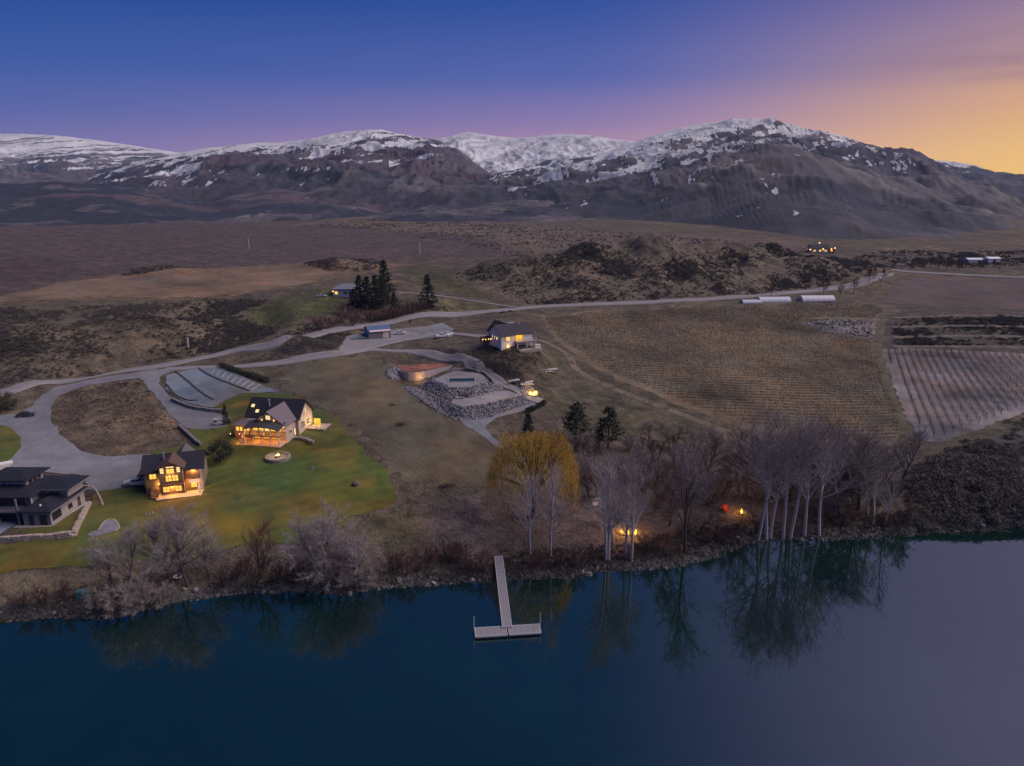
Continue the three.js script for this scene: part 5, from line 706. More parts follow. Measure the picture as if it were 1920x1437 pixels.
// white house on the mound
{
  const h = thing('white_house', 'white gabled house on the mound with a charcoal roof and lit balcony window', 'house'), wall = sidings('whiteWall', [0.74, 0.70, 0.72]), roof = shingles('charRoof', [0.050, 0.048, 0.066]);
  place(h, here(940, 658), 0.48); h.position.y += 0.5; const cx = 6.2, zc = -5;
  mesh('wall', [gableWalls(12.4, 10, 4.9, 2.9, cx, zc), bx(12.4, 3, 10, cx, -2.9, zc)], wall, h); mesh('roof', gableRoof(12.4, 10, 4.9, 2.9, 0.55, cx, zc), roof, h); mesh('cross_gable', [gableWalls(6, 5, 4.9, 3.0, 4.2, -10.5, 'z')], wall, h); mesh('cross_roof', gableRoof(6, 8, 4.9, 3.1, 0.5, 4.2, -9.2, 'z'), roof, h);
  win(h, 2.6, 2.9, 0.05, 1.5, 1.3, 0, windowGlow, frameWhite, 1, 0); win(h, 2.6, 0.3, 0.05, 1.2, 1.3, 0, windowPale, frameWhite, 1, 0); win(h, 7.0, 2.6, 0.05, 2.9, 1.9, 0, glow('windowAmber', [1.0, 0.48, 0.02], 1.1), frameDark, 1, 0); win(h, 6.0, 0.6, 0.05, 1.1, 1.0, 0, darkGlass, frameWhite, 1, 0);
  const L = -Math.PI / 2; for (const [z, y, w] of [[-3.2, 2.9, 0.9], [-5.0, 3.0, 0.5], [-6.8, 3.1, 0.5]]) win(h, -0.05, y, z, w, 1.0, L, windowPale, frameWhite, 0, 1);
  mesh('deck', [bx(7.8, 0.2, 2.6, 9.0, 2.35, 1.2)], paint('deckGrey', [0.30, 0.25, 0.25]), h); rail(h, [5.1, 2.4], [12.8, 2.4], 2.55, frameWhite); for (const x of [5.3, 9, 12.6]) mesh('post', bx(0.22, 3.2, 0.22, x, -0.8, 2.3), frameWhite, h);
  mesh('vent', [bx(2.6, 0.3, 0.3, 6.4, 8.05, -5), bx(0.3, 0.7, 0.3, 9.0, 7.6, -4)], frameWhite, h); mesh('porch', [bx(3.2, 0.2, 3.4, -1.7, 2.9, -9), bx(0.2, 2.6, 0.2, -3.1, 0.4, -7.5), bx(0.2, 2.6, 0.2, -3.1, 0.4, -10.5)], frameWood, h);
  mesh('entry_wall', bx(2.6, 2.6, 0.2, -1.5, 0.4, -9.4), frameWood, h);
  mesh('lower_terrace', bx(9, 1.0, 3.2, 9.5, -1.05, 3.2), paint('flag', [0.33, 0.27, 0.24]), h); mesh('tank', bx(2.2, 1.4, 1.0, 12.6, -0.2, 3.4), frameWhite, h);
  for (const [x, y, z] of [[-2.6, 2.5, -7.3], [-1.4, 2.5, -7.3], [-0.5, 2.5, -7.3], [-2.9, 2.2, -9]]) lampOn(h, x, y, z, 7, [1, 0.55, 0.16], 0.2); lampOn(h, 6.8, 4.3, 1.2, 5, [1, 0.62, 0.2]); lampOn(h, 2.6, 1.0, 1.0, 3, [1, 0.62, 0.2]);
}
// metal shed
{
  const h = thing('metal_shed', 'blue-roofed metal shed with a pale roller door beside the white car', 'shed'), wall = sidings('shedWall', [0.22, 0.205, 0.22]); place(h, here(692, 636), 0.42);
  mesh('wall', [gableWalls(8.8, 8, 3.2, 1.1, 4.4, -4), bx(8.8, 1.5, 8, 4.4, -1.4, -4)], wall, h); mesh('roof', gableRoof(8.8, 8, 3.2, 1.1, 0.3, 4.4, -4), paint('blueMetal', [0.13, 0.20, 0.33], 0.45, { metalness: 0.3 }), h); mesh('side_cladding', bx(0.08, 3.2, 8.0, -0.06, 0, -4), sidings('blueWall', [0.26, 0.36, 0.44]), h);
  mesh('front_eave', slab([[0.2, 2.85, 0.7], [8.6, 2.85, 0.7], [8.6, 3.45, 0.2], [0.2, 3.45, 0.2]], 0.1), paint('eavePink', [0.66, 0.56, 0.54]), h); mesh('roller_door', bx(2.4, 2.5, 0.1, 6.7, 0, 0.06), paint('rollerDoor', [0.62, 0.52, 0.42]), h);
  h.updateMatrixWorld(); const tw = h.localToWorld(V(-4.0, 0, -1.5)), tp = mesh('tarpaulin', bx(6, 0.06, 4.5), paint('tarp', [0.12, 0.17, 0.20]), scene); tp.position.set(tw.x, Y(tw.x, tw.z) + 0.25, tw.z); tp.rotation.y = 0.42; tag(tp, 'dark blue tarpaulin spread on the gravel beside the metal shed', 'tarpaulin');
}
// hill house
{
  const h = thing('hill_house', 'low pale blue house with a hip roof on the hill beside the spruces', 'house'), wall = sidings('paleBlueWall', [0.46, 0.50, 0.58]); place(h, here(626, 556), 0.05);
  mesh('wall', bx(13, 4.2, 9, 6, -1.0, -4.5), wall, h); mesh('roof', hipRoof(13, 9, 3.2, 2.2, 0.6, 6, -4.5), shingles('greyBlueRoof', [0.22, 0.235, 0.28]), h);
  win(h, 1.2, 1.0, 0.06, 1.3, 1.3, 0, windowGlow, frameWhite, 0, 0); win(h, 9.6, 0.9, 0.06, 1.2, 1.2, 0, windowGlow, frameWhite, 0, 0); win(h, 5.5, 1.0, 0.06, 1.6, 1.2, 0, darkGlass, frameWhite, 1, 0); mesh('door', bx(1, 2.1, 0.08, 7.6, 0, 0.06), frameDark, h);
  mesh('terrace', bx(6, 0.3, 3, -2.6, -0.2, -1.6), frameWhite, h); lampOn(h, -0.2, 2.4, 0.5, 22, [1, 0.62, 0.16], 0.25); lampOn(h, 11.4, 2.2, 0.5, 14, [1, 0.62, 0.16], 0.25);
}
// distant lit farmstead and other far roofs
{
  const h = thing('farm_house', 'distant farmhouse with bright lamps at the mountain foot', 'house'), wall = sidings('whiteWall', [0.74, 0.70, 0.72]); place(h, here(1522, 474), -0.1);
  mesh('wall', gableWalls(13, 8, 3.4, 2.4, 6, -4), wall, h); mesh('roof', gableRoof(13, 8, 3.4, 2.4, 0.5, 6, -4), shingles('charRoof', [0.05, 0.048, 0.066]), h); for (const x of [2, 6, 10]) win(h, x, 0.9, 0.05, 1.4, 1.3, 0, windowGlow, frameDark, 1, 0);
  mesh('annex_wall', bx(4, 3.4, 5, 15, 0, -3), frameWood, h); win(h, 14.6, 0.7, -0.45, 1.6, 1.8, 0, windowDeep, frameDark, 1, 0);
  for (const [x, y, z, I] of [[6, 7.2, -3, 60], [-1.5, 2.4, 0.8, 40], [8, 2.8, 0.8, 40], [14, 2.8, 0.4, 60], [16.5, 3.6, 0.5, 50]]) lampOn(h, x, y, z, I, [1, 0.6, 0.2], 0.45);
}
for (const [px, py, w, d, ht, lab, cat, c] of [[1394, 570, 10, 5, 1.8, 'low pale blue polytunnel at the roadside end of the row', 'greenhouse', [0.52, 0.56, 0.62]], [1426, 568, 17, 7, 2.6, 'long pale blue polytunnel in the middle of the roadside row', 'greenhouse', [0.55, 0.60, 0.66]], [1506, 566, 18, 7.5, 2.8, 'long white roofed polytunnel nearest the bare roadside trees', 'greenhouse', [0.62, 0.60, 0.64]], [1816, 494, 16, 7, 2.4, 'far white roofed barn beyond the ploughed field', 'barn', [0.58, 0.60, 0.64]], [1853, 494, 9, 6, 3.2, 'far square white shed beyond the ploughed field', 'shed', [0.66, 0.68, 0.72]]]) {
  const h = thing(cat === 'greenhouse' ? 'polytunnel' : 'far_barn', lab, cat); place(h, here(px, py), 0.06); const m = paint('tunnel' + px, c, 0.6);
  if (cat === 'greenhouse') { const g = new THREE.CylinderGeometry(d / 2, d / 2, w, 18, 1, false, 0, Math.PI); g.rotateZ(Math.PI / 2); g.rotateX(-Math.PI / 2 + Math.PI / 2); g.scale(1, 2 * ht / d, 1); g.translate(w / 2, 0, -d / 2); mesh('cover', g, m, h); const ribs = []; for (let k = 0; k <= 6; k++) { const t = new THREE.TorusGeometry(d / 2 + 0.05, 0.06, 5, 14, Math.PI); t.rotateY(Math.PI / 2); t.scale(1, 2 * ht / d, 1); t.translate(w * k / 6, 0, -d / 2); ribs.push(t); } mesh('hoops', ribs, frameWhite, h); }
  else { mesh('wall', gableWalls(w, d, ht, 1, w / 2, -d / 2), m, h); mesh('roof', gableRoof(w, d, ht, 1, 0.3, w / 2, -d / 2), m, h); mesh('door', bx(2, ht * 0.8, 0.08, w / 2, 0, 0.06), frameDark, h); }
}

// ---------------------------------------------------------------- stones
function rockGeo(seed, sub = 1) { const R = rng(seed), g0 = new THREE.IcosahedronGeometry(1, sub), p = g0.attributes.position, a = V(R() - 0.5, R() - 0.5, R() - 0.5).multiplyScalar(9); for (let k = 0; k < p.count; k++) { const x = p.getX(k), y = p.getY(k), z = p.getZ(k), f = 0.72 + 0.5 * vnoise(x * 1.3 + a.x, y * 1.3 + z * 0.9 + a.y) + 0.12 * vnoise(x * 4 + a.z, y * 4 - z * 3); p.setXYZ(k, x * f * 1.15, y * f * 0.8, z * f); } g0.computeVertexNormals(); return g0; }
const rocks = [1, 2, 3, 4].map(k => rockGeo(k * 7)), rockBlue = stoneMat('riprap', [0.235, 0.24, 0.275]), rockDark = stoneMat('shoreRock', [0.115, 0.108, 0.112]), rockPale = stoneMat('paleRock', [0.26, 0.245, 0.25]);
function blockGeo(seed) { const g = new THREE.BoxGeometry(1, 1, 1, 2, 2, 2), p = g.attributes.position, R = rng(seed), q = R() * 50; for (let k = 0; k < p.count; k++) { const x = p.getX(k), y = p.getY(k), z = p.getZ(k), r = 1 - 0.16 * Math.max(0, Math.hypot(x, y, z) - 0.6) / 0.27, f = r * (0.9 + 0.2 * vnoise(x * 2 + q, y * 2 + z * 1.7)); p.setXYZ(k, x * f, y * f, z * f); } g.computeVertexNormals(); return g; }
function scatter(name, label, cat, list, m, tone = 0.5) {                // list of [x, y, z, size]
  const R = rng(list.length + 5); for (let v = 0; v < 2; v++) { const L = list.filter((_, i) => i % 2 === v); if (!L.length) continue; const im = new THREE.InstancedMesh(rocks[(v + name.length) % 4], m, L.length), M = new THREE.Matrix4(), q = new THREE.Quaternion(), e = new THREE.Euler(), c = new THREE.Color(); L.forEach((p, i) => { e.set(R() * 6, R() * 6, R() * 6); q.setFromEuler(e); M.compose(V(p[0], p[1], p[2]), q, V(p[3] * (0.8 + 0.5 * R()), p[3] * (0.7 + 0.4 * R()), p[3])); im.setMatrixAt(i, M); const k = 1 - tone + 2 * tone * R(); c.setRGB(k, k, k * 1.02); im.setColorAt(i, c); }); im.name = numbered(name); im.castShadow = im.receiveShadow = true; stuff(im, label, cat); scene.add(im); }
}
{ // riprap round the pool terraces
  const R = rng(31); terraces.slice(0, 2).forEach((t, k) => { const L = []; for (let n = 0; n < 60000 && L.length < (k ? 1700 : 2600); n++) { const x = mix(t.b[0], t.b[2], R()), z = mix(t.b[1], t.b[3], R()), d = sdPoly(t.P, x, z); if (d < -0.5 || d > (k ? 3.4 : 4.4)) continue; const cz = t.P.reduce((s, p) => s + p[1], 0) / t.P.length, cx = t.P.reduce((s, p) => s + p[0], 0) / t.P.length; if (z < cz + (k ? -2 : 0) - 0.12 * Math.abs(x - cx)) continue; L.push([x, Y(x, z) + 0.05, z, 0.15 + 0.2 * R()]); } scatter('riprap_bank', k ? 'upper bank of blue grey riprap below the pool' : 'lower bank of blue grey riprap above the driveway fork', 'rocks', L, rockBlue, 0.55); });
  const L = [], c = here(738, 703); for (let n = 0; n < 260; n++) { const a = R() * 6.28, r = Math.sqrt(R()); const x = c[0] + Math.cos(a) * r * 2.2, z = c[2] + Math.sin(a) * r * 4.6; L.push([x, Y(x, z) + 0.1, z, 0.3 + 0.3 * R()]); } scatter('rock_slope', 'blue grey rocks piled at the end of the panel wall', 'rocks', L, rockBlue, 0.3);
}
{ // rocks along the waterline
  const R = rng(32), L = [], B = []; for (let n = 0; n < 5200; n++) { const x = -170 + 400 * R(), q = R() * R(), z = shoreZ(x) - q * 4.2 + 0.5; if (fbm(x * 0.08, 2.2, 3) + 0.25 * R() < 0.42) continue; L.push([x, Math.max(-0.1, Y(x, z)) + 0.02, z, 0.12 + 0.24 * R() * R()]); if (R() < 0.016) B.push([x, Math.max(0, Y(x, z)) + 0.06, z, 0.3 + 0.3 * R()]); } scatter('shore_rocks', 'dark rocks lining the waterline of the lake', 'rocks', L, rockDark, 0.7); scatter('shore_boulders', 'larger pale rocks among the dark shore stones', 'rocks', B, rockPale, 0.4);
}
function boulder(label, px, py, s, m = rockDark, name = 'boulder', group) { const o = mesh(name, rocks[(px | 0) % 4], m, scene), p = here(px, py); o.position.set(p[0], p[1] + s * 0.35, p[2]); o.scale.setScalar(s); o.rotation.y = px; return tag(o, label, 'boulder', group); }
boulder('lone grey boulder on the lower lawn near the meadow edge', 667, 910, 0.85); boulder('small dark boulder beside the white standing stone on the lawn', 581, 881, 0.42); const st = boulder('white upright standing stone on the lawn', 586, 880, 0.4, rockPale, 'standing_stone'); st.scale.set(0.24, 0.75, 0.24);
for (const [x, y] of [[274, 967], [279, 966], [285, 964]]) boulder('small pale stone lying on the lawn below the lodge', x, y, 0.38, rockPale, 'lawn_stone', 'pale stones on the lawn below the lodge');
for (const [x, y, s] of [[305, 1060, 0.5], [366, 1108, 0.55], [345, 1106, 0.4], [640, 1040, 0.3]]) boulder('pale stone among the shore tree roots', x, y, s, rockPale, 'shore_stone', 'pale stones among the shore trees');
// dry stone walls: each block a stone
function stoneWall(name, label, pts, o = {}) {
  const t = thing(name, label, 'wall'), L = spline(pts, o.len ?? 0.95), R = rng(L.length * 13), c = L[0], y0 = Y(c[0], c[1]); t.position.set(c[0], y0, c[1]); const geos = [0, 1, 2].map(k => blockGeo(50 + k));
  const m = o.mat ?? [stoneMat('wallPaleA', [0.50, 0.42, 0.37]), stoneMat('wallPaleB', [0.42, 0.36, 0.33])];
  for (let i = 0; i + 1 < L.length; i++) for (let r = 0; r < (o.rows ?? 2); r++) { const a = L[i], b = L[i + 1], f = r % 2 ? 0.5 : 0, x = mix(a[0], b[0], f), z = mix(a[1], b[1], f), s = mesh('stone', geos[(i + r) % 3], m[(i * 3 + r) % m.length], t); const hh = o.h ?? 0.6; s.position.set(x - c[0], Y(x, z) - y0 + hh * (r + 0.25) + (o.up ?? 0), z - c[1]); s.scale.set((o.len ?? 0.95) * (0.92 + 0.12 * R()), hh * (0.98 + 0.14 * R()), (o.deep ?? 0.7) * (0.9 + 0.3 * R())); s.rotation.y = -Math.atan2(b[1] - a[1], b[0] - a[0]) + (R() - 0.5) * 0.2; }
  return t;
}
stoneWall('retaining_wall', 'pale stone retaining wall running up the lawn beside the modern house', xz([[138, 1001], [146, 985], [157, 964], [168, 946]], 5), { rows: 2, deep: 1.0, up: -0.3 });
stoneWall('retaining_wall', 'long stone retaining wall along the front garden of the modern house', xz([[-70, 1017], [0, 1012], [60, 1009], [110, 1005], [137, 1003]], 4.9), { rows: 3, deep: 0.8, up: -0.7, len: 1.05 });
stoneWall('drive_wall', 'grey stone wall along the upper drive above the lodge', plan([[336, 802], [350, 814], [364, 828], [378, 838]]), { rows: 2, deep: 0.9, mat: [stoneMat('wallGreyA', [0.26, 0.24, 0.245]), stoneMat('wallGreyB', [0.20, 0.185, 0.19])] });
stoneWall('stone_edging', 'thin pale stone edging from the drive to the lawn corner', plan([[152, 912], [172, 914], [184, 928], [194, 950]]), { rows: 1, h: 0.35, deep: 0.4, len: 0.8 });
stoneWall('bed_edging', 'pale stones rimming the kidney shaped gravel bed', plan([[186, 993], [194, 981], [203, 975], [214, 976], [222, 986], [222, 992], [212, 998]]), { rows: 1, h: 0.25, deep: 0.35, len: 0.7 });
for (const [lab, p] of [['dark stone edging between the first and second gravel beds', [[330, 698], [350, 714], [375, 735], [402, 752]]], ['dark stone edging between the second and third gravel beds', [[372, 692], [400, 708], [440, 724], [470, 735]]], ['dark stone edging along the drive side of the gravel beds', [[312, 722], [330, 742], [355, 752], [375, 752]]]]) stoneWall('terrace_edging', lab, plan(p), { rows: 1, h: 0.5, deep: 0.5, len: 0.95, up: 0.1, mat: [stoneMat('edgeDark', [0.13, 0.12, 0.13])] });
stoneWall('drive_retaining_wall', 'long grey retaining wall behind the upper drive turning place', plan([[322, 752], [350, 764], [390, 772], [425, 774]]), { rows: 2, h: 0.6, deep: 0.7, mat: [stoneMat('wallGreyA', [0.26, 0.24, 0.245]), stoneMat('wallBlueA', [0.24, 0.26, 0.30])] });
{ // ribs of edging boards across the third gravel bed
  for (let k = 0; k < 9; k++) { const t = k / 8, a = here(mix(402, 488, t), mix(692, 722, t)), b = here(mix(388, 462, t) + 8, mix(702, 734, t)), dx = b[0] - a[0], dz = b[2] - a[2], L = Math.hypot(dx, dz), o = mesh('bed_board', bx(L, 0.35, 0.16, 0, -0.1, 0), paint('boardPale', [0.30, 0.32, 0.36]), scene); o.position.set((a[0] + b[0]) / 2, (a[1] + b[1]) / 2 + 0.15, (a[2] + b[2]) / 2); o.rotation.set(0, -Math.atan2(dz, dx), Math.atan2(b[1] - a[1], L), 'YXZ'); tag(o, 'pale board laid across the third gravel bed below the hedge', 'board', 'boards across the third gravel bed'); }
}
{ // panel wall with red soil behind, pool
  const t = thing('panel_wall', 'curved wall of pale upright panels holding back red soil', 'wall'), top = spline(xz([[738, 686], [756, 700], [775, 700.5], [793, 699], [822, 693], [850, 687]], 13.3), 1.15), c = top[0], y0 = 13.3; t.position.set(c[0], y0, c[1]); const ms = [paint('panelA', [0.40, 0.35, 0.35]), paint('panelB', [0.36, 0.315, 0.325])];
  for (let i = 0; i + 1 < top.length; i++) { const a = top[i], b = top[i + 1], x = (a[0] + b[0]) / 2, z = (a[1] + b[1]) / 2 + 0.25, f = i / (top.length - 2), drop = mix(2.9, 0.7, smooth(0.45, 1, f)), p = mesh('panel', bx(1.12, drop + 0.5, 0.16, 0, -drop, 0), ms[i % 2], t); p.position.set(x - c[0], 0, z - c[1]); p.rotation.y = -Math.atan2(b[1] - a[1], b[0] - a[0]); }
  const w = thing('wall_lamp', 'warm wall lamp on the curved panel wall', 'lamp'), q = level(790, 708, 12); place(w, [q[0], 11.2, q[2] + 1.2], 0); mesh('post', bx(0.08, 1.3, 0.08, 0, -0.4, 0), frameDark, w); lampOn(w, 0, 1.0, 0, 14, [1, 0.5, 0.16], 0.16);
  const pl = thing('swimming_pool', 'dark turquoise sunken pool in the gravel terrace', 'pool'), pc = level(866, 713, 13.1); place(pl, [pc[0], 13.06, pc[2]], 0.05); mesh('water', bx(8.4, 0.10, 4.2), mat('poolTeal', [0.006, 0.03, 0.032], 0.5), pl); mesh('rim', [bx(9.0, 0.14, 0.3, 0, 0, 2.25), bx(9.0, 0.14, 0.3, 0, 0, -2.25), bx(0.3, 0.14, 4.2, 4.35, 0, 0), bx(0.3, 0.14, 4.2, -4.35, 0, 0)], paint('poolRim', [0.30, 0.31, 0.34]), pl);
  stoneWall('pool_wall', 'curved stone wall behind the pool terrace', xz([[846, 695], [870, 692], [896, 695], [912, 704], [924, 716]], 13.2), { rows: 2, h: 0.6, deep: 0.6, mat: [stoneMat('wallGreyA', [0.26, 0.24, 0.245]), stoneMat('wallBlueA', [0.24, 0.26, 0.30])] });
}
// ---------------------------------------------------------------- dock
{
  const t = thing('dock', 'grey T-shaped floating dock with a long gangway from the shore', 'dock'), a = level(934.5, 1043, 1.7), b = level(951, 1178, 0.62); t.position.set(b[0], 0, b[2]); const deckM = paint('decking', [0.235, 0.225, 0.25], 0.85), rim = paint('dockRim', [0.46, 0.46, 0.50], 0.6), dx = a[0] - b[0], dy = a[1] - b[1], dz = a[2] - b[2], L = Math.hypot(dx, dy, dz);
  const gang = new THREE.Group(); gang.name = 'gangway'; t.add(gang); gang.position.set(0, 0.62, 0); gang.lookAt(a[0], a[1], a[2]); gang.rotation.setFromQuaternion(new THREE.Quaternion().setFromUnitVectors(V(0, 0, -1), V(dx, dy, dz).normalize()));
  const nP = Math.round(L / 1.2); for (let k = 0; k < nP; k++) mesh('deck_panel', bx(1.42, 0.08, L / nP - 0.03, 0, 0.02, -(k + 0.5) * L / nP), deckM, gang); for (const s of [-1, 1]) mesh('side_rail', bx(0.12, 0.3, L, s * 0.79, -0.14, -L / 2), rim, gang);
  const c1 = level(891, 1195, 0.55), c2 = level(1015, 1187, 0.55), ang = -Math.atan2(c2[2] - c1[2], c2[0] - c1[0]), W = Math.hypot(c2[0] - c1[0], c2[2] - c1[2]), plat = new THREE.Group(); plat.name = 'platform'; t.add(plat); plat.position.set((c1[0] + c2[0]) / 2 - b[0], 0.28, (c1[2] + c2[2]) / 2 - b[2]); plat.rotation.y = ang; const D = 2.5;
  for (const s of [-1, 1]) { const w = W / 2 - 0.12, n = Math.round(w / 1.2); for (let k = 0; k < n; k++) mesh('deck_panel', bx(w / n - 0.03, 0.1, D - 0.3, s * (0.12 + (k + 0.5) * w / n), 0.2, -D / 2), deckM, plat); mesh('edge', [bx(w, 0.3, 0.13, s * (0.12 + w / 2), 0.03, -0.07), bx(w, 0.3, 0.13, s * (0.12 + w / 2), 0.03, -D + 0.07), bx(0.13, 0.3, D - 0.27, s * (W / 2 - 0.06), 0.03, -D / 2), bx(0.1, 0.3, D - 0.27, s * 0.17, 0.03, -D / 2)], rim, plat); for (let k = 0; k < 3; k++) mesh('float', bx(1.3, 0.42, D - 0.5, s * (1.2 + k * 1.9), -0.4, -D / 2), frameDark, plat); mesh('pile', new THREE.CylinderGeometry(0.07, 0.07, 5, 8).translate(s * (W / 2 + 0.08), 0.2, s < 0 ? -D + 0.3 : -D + 0.5), rim, plat); }
}
// ---------------------------------------------------------------- vehicles
const tyre = paint('tyre', [0.02, 0.02, 0.02]), rimM = paint('wheelRim', [0.4, 0.4, 0.42], 0.35, { metalness: 0.7 });
function vehicle(type, label, px, py, turn, rgb, group) {
  const t = thing(type === 'pickup' ? 'pickup_truck' : type === 'cart' ? 'garden_cart' : 'parked_car', label, type === 'pickup' ? 'truck' : type === 'cart' ? 'cart' : 'car', group); place(t, here(px, py), turn); const body = paint('car' + rgb.join(), rgb, 0.35, { metalness: 0.1 });
  const prof = { sedan: [[-2.25, 0.35], [2.2, 0.35], [2.28, 0.7], [1.2, 0.92], [-1.9, 0.98], [-2.28, 0.85]], pickup: [[-2.85, 0.5], [2.85, 0.5], [2.9, 1.05], [1.55, 1.18], [-2.85, 1.18]], cart: [[-1.1, 0.3], [1.1, 0.3], [1.15, 0.7], [0.6, 0.85], [-1.1, 0.75]] }[type], W = type === 'cart' ? 1.1 : type === 'pickup' ? 1.9 : 1.7;
  const s = new THREE.Shape(); prof.forEach((p, i) => i ? s.lineTo(p[0], p[1]) : s.moveTo(p[0], p[1])); s.closePath(); const g = new THREE.ExtrudeGeometry(s, { depth: W - 0.16, bevelEnabled: true, bevelSize: 0.08, bevelThickness: 0.08, bevelSegments: 2 }); g.translate(0, 0, -(W - 0.16) / 2); mesh('body', g, body, t);
  const cab = (q, name, m, w) => { const c = new THREE.Shape(); q.forEach((p, i) => i ? c.lineTo(p[0], p[1]) : c.moveTo(p[0], p[1])); c.closePath(); const e = new THREE.ExtrudeGeometry(c, { depth: w, bevelEnabled: false }); e.translate(0, 0, -w / 2); return mesh(name, e, m, t); };
  if (type === 'sedan') { cab([[-1.75, 0.95], [1.05, 0.95], [0.35, 1.38], [-1.2, 1.38]], 'window_band', darkGlass, W - 0.12); cab([[-1.25, 1.36], [0.4, 1.36], [0.25, 1.46], [-1.1, 1.46]], 'roof', body, W - 0.2); }
  if (type === 'pickup') { cab([[-0.75, 1.16], [1.45, 1.16], [0.8, 1.72], [-0.65, 1.72]], 'window_band', darkGlass, W - 0.14); cab([[-0.7, 1.7], [0.85, 1.7], [0.7, 1.84], [-0.6, 1.84]], 'roof', body, W - 0.2); mesh('bed', bx(1.9, 0.06, W - 0.4, -1.85, 1.19, 0), frameDark, t); }
  if (type === 'cart') { mesh('roof', bx(1.7, 0.08, 1.15, -0.2, 1.75, 0), body, t); for (const [x, z] of [[-0.95, 0.5], [-0.95, -0.5], [0.6, 0.5], [0.6, -0.5]]) mesh('post', bx(0.05, 1.0, 0.05, x, 0.75, z), frameDark, t); mesh('seat', bx(0.6, 0.35, 1.0, -0.5, 0.75, 0), frameDark, t); }
  const r = type === 'pickup' ? 0.42 : type === 'cart' ? 0.26 : 0.33, wb = type === 'pickup' ? 1.85 : type === 'cart' ? 0.75 : 1.4; for (const x of [-wb, wb]) for (const z of [-1, 1]) { const w = mesh('wheel', new THREE.CylinderGeometry(r, r, 0.22, 16).rotateX(Math.PI / 2), tyre, t); w.position.set(x, r, z * (W / 2 - 0.06)); mesh('rim', new THREE.CylinderGeometry(r * 0.6, r * 0.6, 0.24, 12).rotateX(Math.PI / 2), rimM, w); }
  const fx = prof[2][0]; for (const z of [-1, 1]) mesh('headlight', bx(0.08, 0.14, 0.28, fx + 0.05, prof[2][1] - 0.2, z * (W / 2 - 0.3)), paint('headlight', [0.7, 0.7, 0.68], 0.2), t); return t;
}
vehicle('pickup', 'silver white pickup truck parked beside the lodge', 258, 910, Math.PI + 0.12, [0.55, 0.55, 0.58]);
vehicle('sedan', 'white car parked beside the metal shed', 750, 627, 0.15, [0.7, 0.7, 0.72]); vehicle('pickup', 'white pickup on the lane near the white house, tailgate to the other', 829, 633, 0.5, [0.66, 0.66, 0.68]); vehicle('sedan', 'white car on the lane between the pickup and the white house', 841, 629, 1.0, [0.7, 0.7, 0.72]);
vehicle('sedan', 'dark car parked at the bend of the drive below the main road', 49, 781, 0.3, [0.05, 0.05, 0.06]); vehicle('cart', 'white garden cart on the gravel by the small spruce', 408, 797, 0.2, [0.68, 0.66, 0.62]); vehicle('sedan', 'grey car beside the hill house terrace', 603, 557, 0.1, [0.55, 0.56, 0.58]);
{ const t = thing('boat', 'white covered boat on the drive behind the modern house', 'boat'); place(t, here(-8, 884), 0.7); const s = new THREE.Shape(); s.moveTo(-3, 0); s.lineTo(2, 0); s.quadraticCurveTo(3, 0.4, 3.4, 1.1); s.lineTo(-3, 1.1); s.closePath(); const g = new THREE.ExtrudeGeometry(s, { depth: 1.6, bevelEnabled: true, bevelSize: 0.2, bevelThickness: 0.3 }); g.translate(0, 0.5, -0.8); mesh('hull', g, frameWhite, t); mesh('cover', slab([[-3, 1.75, 0.9], [3.2, 1.75, 0.5], [3.2, 1.85, -0.5], [-3, 1.85, -0.9]], 0.1), paint('canvas', [0.72, 0.70, 0.72]), t); mesh('trailer', [bx(5, 0.15, 1.4, 0, 0.32, 0)], frameDark, t); for (const z of [-0.9, 0.9]) mesh('wheel', new THREE.CylinderGeometry(0.3, 0.3, 0.2, 14).rotateX(Math.PI / 2).translate(-0.6, 0.3, z), tyre, t); }
// ---------------------------------------------------------------- fires and lamps
const flameM = glow('flame', [1.0, 0.44, 0.05], 2.6), flameHot = glow('flameHot', [1.0, 0.70, 0.22], 3.4);
function flameGeo(seed, h) { const R = rng(seed), pts = [], g = new THREE.SphereGeometry(0.5, 12, 12), p = g.attributes.position; for (let k = 0; k < p.count; k++) { const y = p.getY(k) + 0.5, f = (1 - y) * (0.55 + y) * 1.4, w = 0.12 * Math.sin(y * 7 + seed); p.setXYZ(k, p.getX(k) * (0.25 + f) * 0.8 + w * y, y * h, p.getZ(k) * (0.25 + f) * 0.8); } g.computeVertexNormals(); return g; }
function campfire(label, px, py, h, I, group) { const t = thing('campfire', label, 'campfire', group); place(t, here(px, py), px); for (let k = 0; k < 5; k++) { const l = mesh('log', new THREE.CylinderGeometry(0.07, 0.08, 1.0, 7), bark.dark, t); l.position.set(Math.cos(k * 1.26) * 0.3, 0.28, Math.sin(k * 1.26) * 0.3); l.rotation.set(Math.sin(k * 1.26) * -0.9, 0, Math.cos(k * 1.26) * 0.9); } const f = mesh('flame', [flameGeo(px, h).scale(0.6, 1, 0.6), flameGeo(px + 2, h * 0.7).scale(0.45, 1, 0.45).translate(0.26, 0, 0.1), flameGeo(px + 3, h * 0.6).scale(0.4, 1, 0.4).translate(-0.25, 0, -0.05)], flameM, t); mesh('flame_core', flameGeo(px + 1, h * 0.5).scale(0.4, 1, 0.4).translate(0, 0, 0.2), flameHot, f); for (let k = 0; k < 8; k++) { const s = mesh('stone', rocks[k % 4], rockDark, t); s.position.set(Math.cos(k * 0.785) * 0.85, 0.08, Math.sin(k * 0.785) * 0.85); s.scale.setScalar(0.2); } pointLight(t, 0, h + 0.35, 0, I, [1, 0.48, 0.1], 10); return t; }
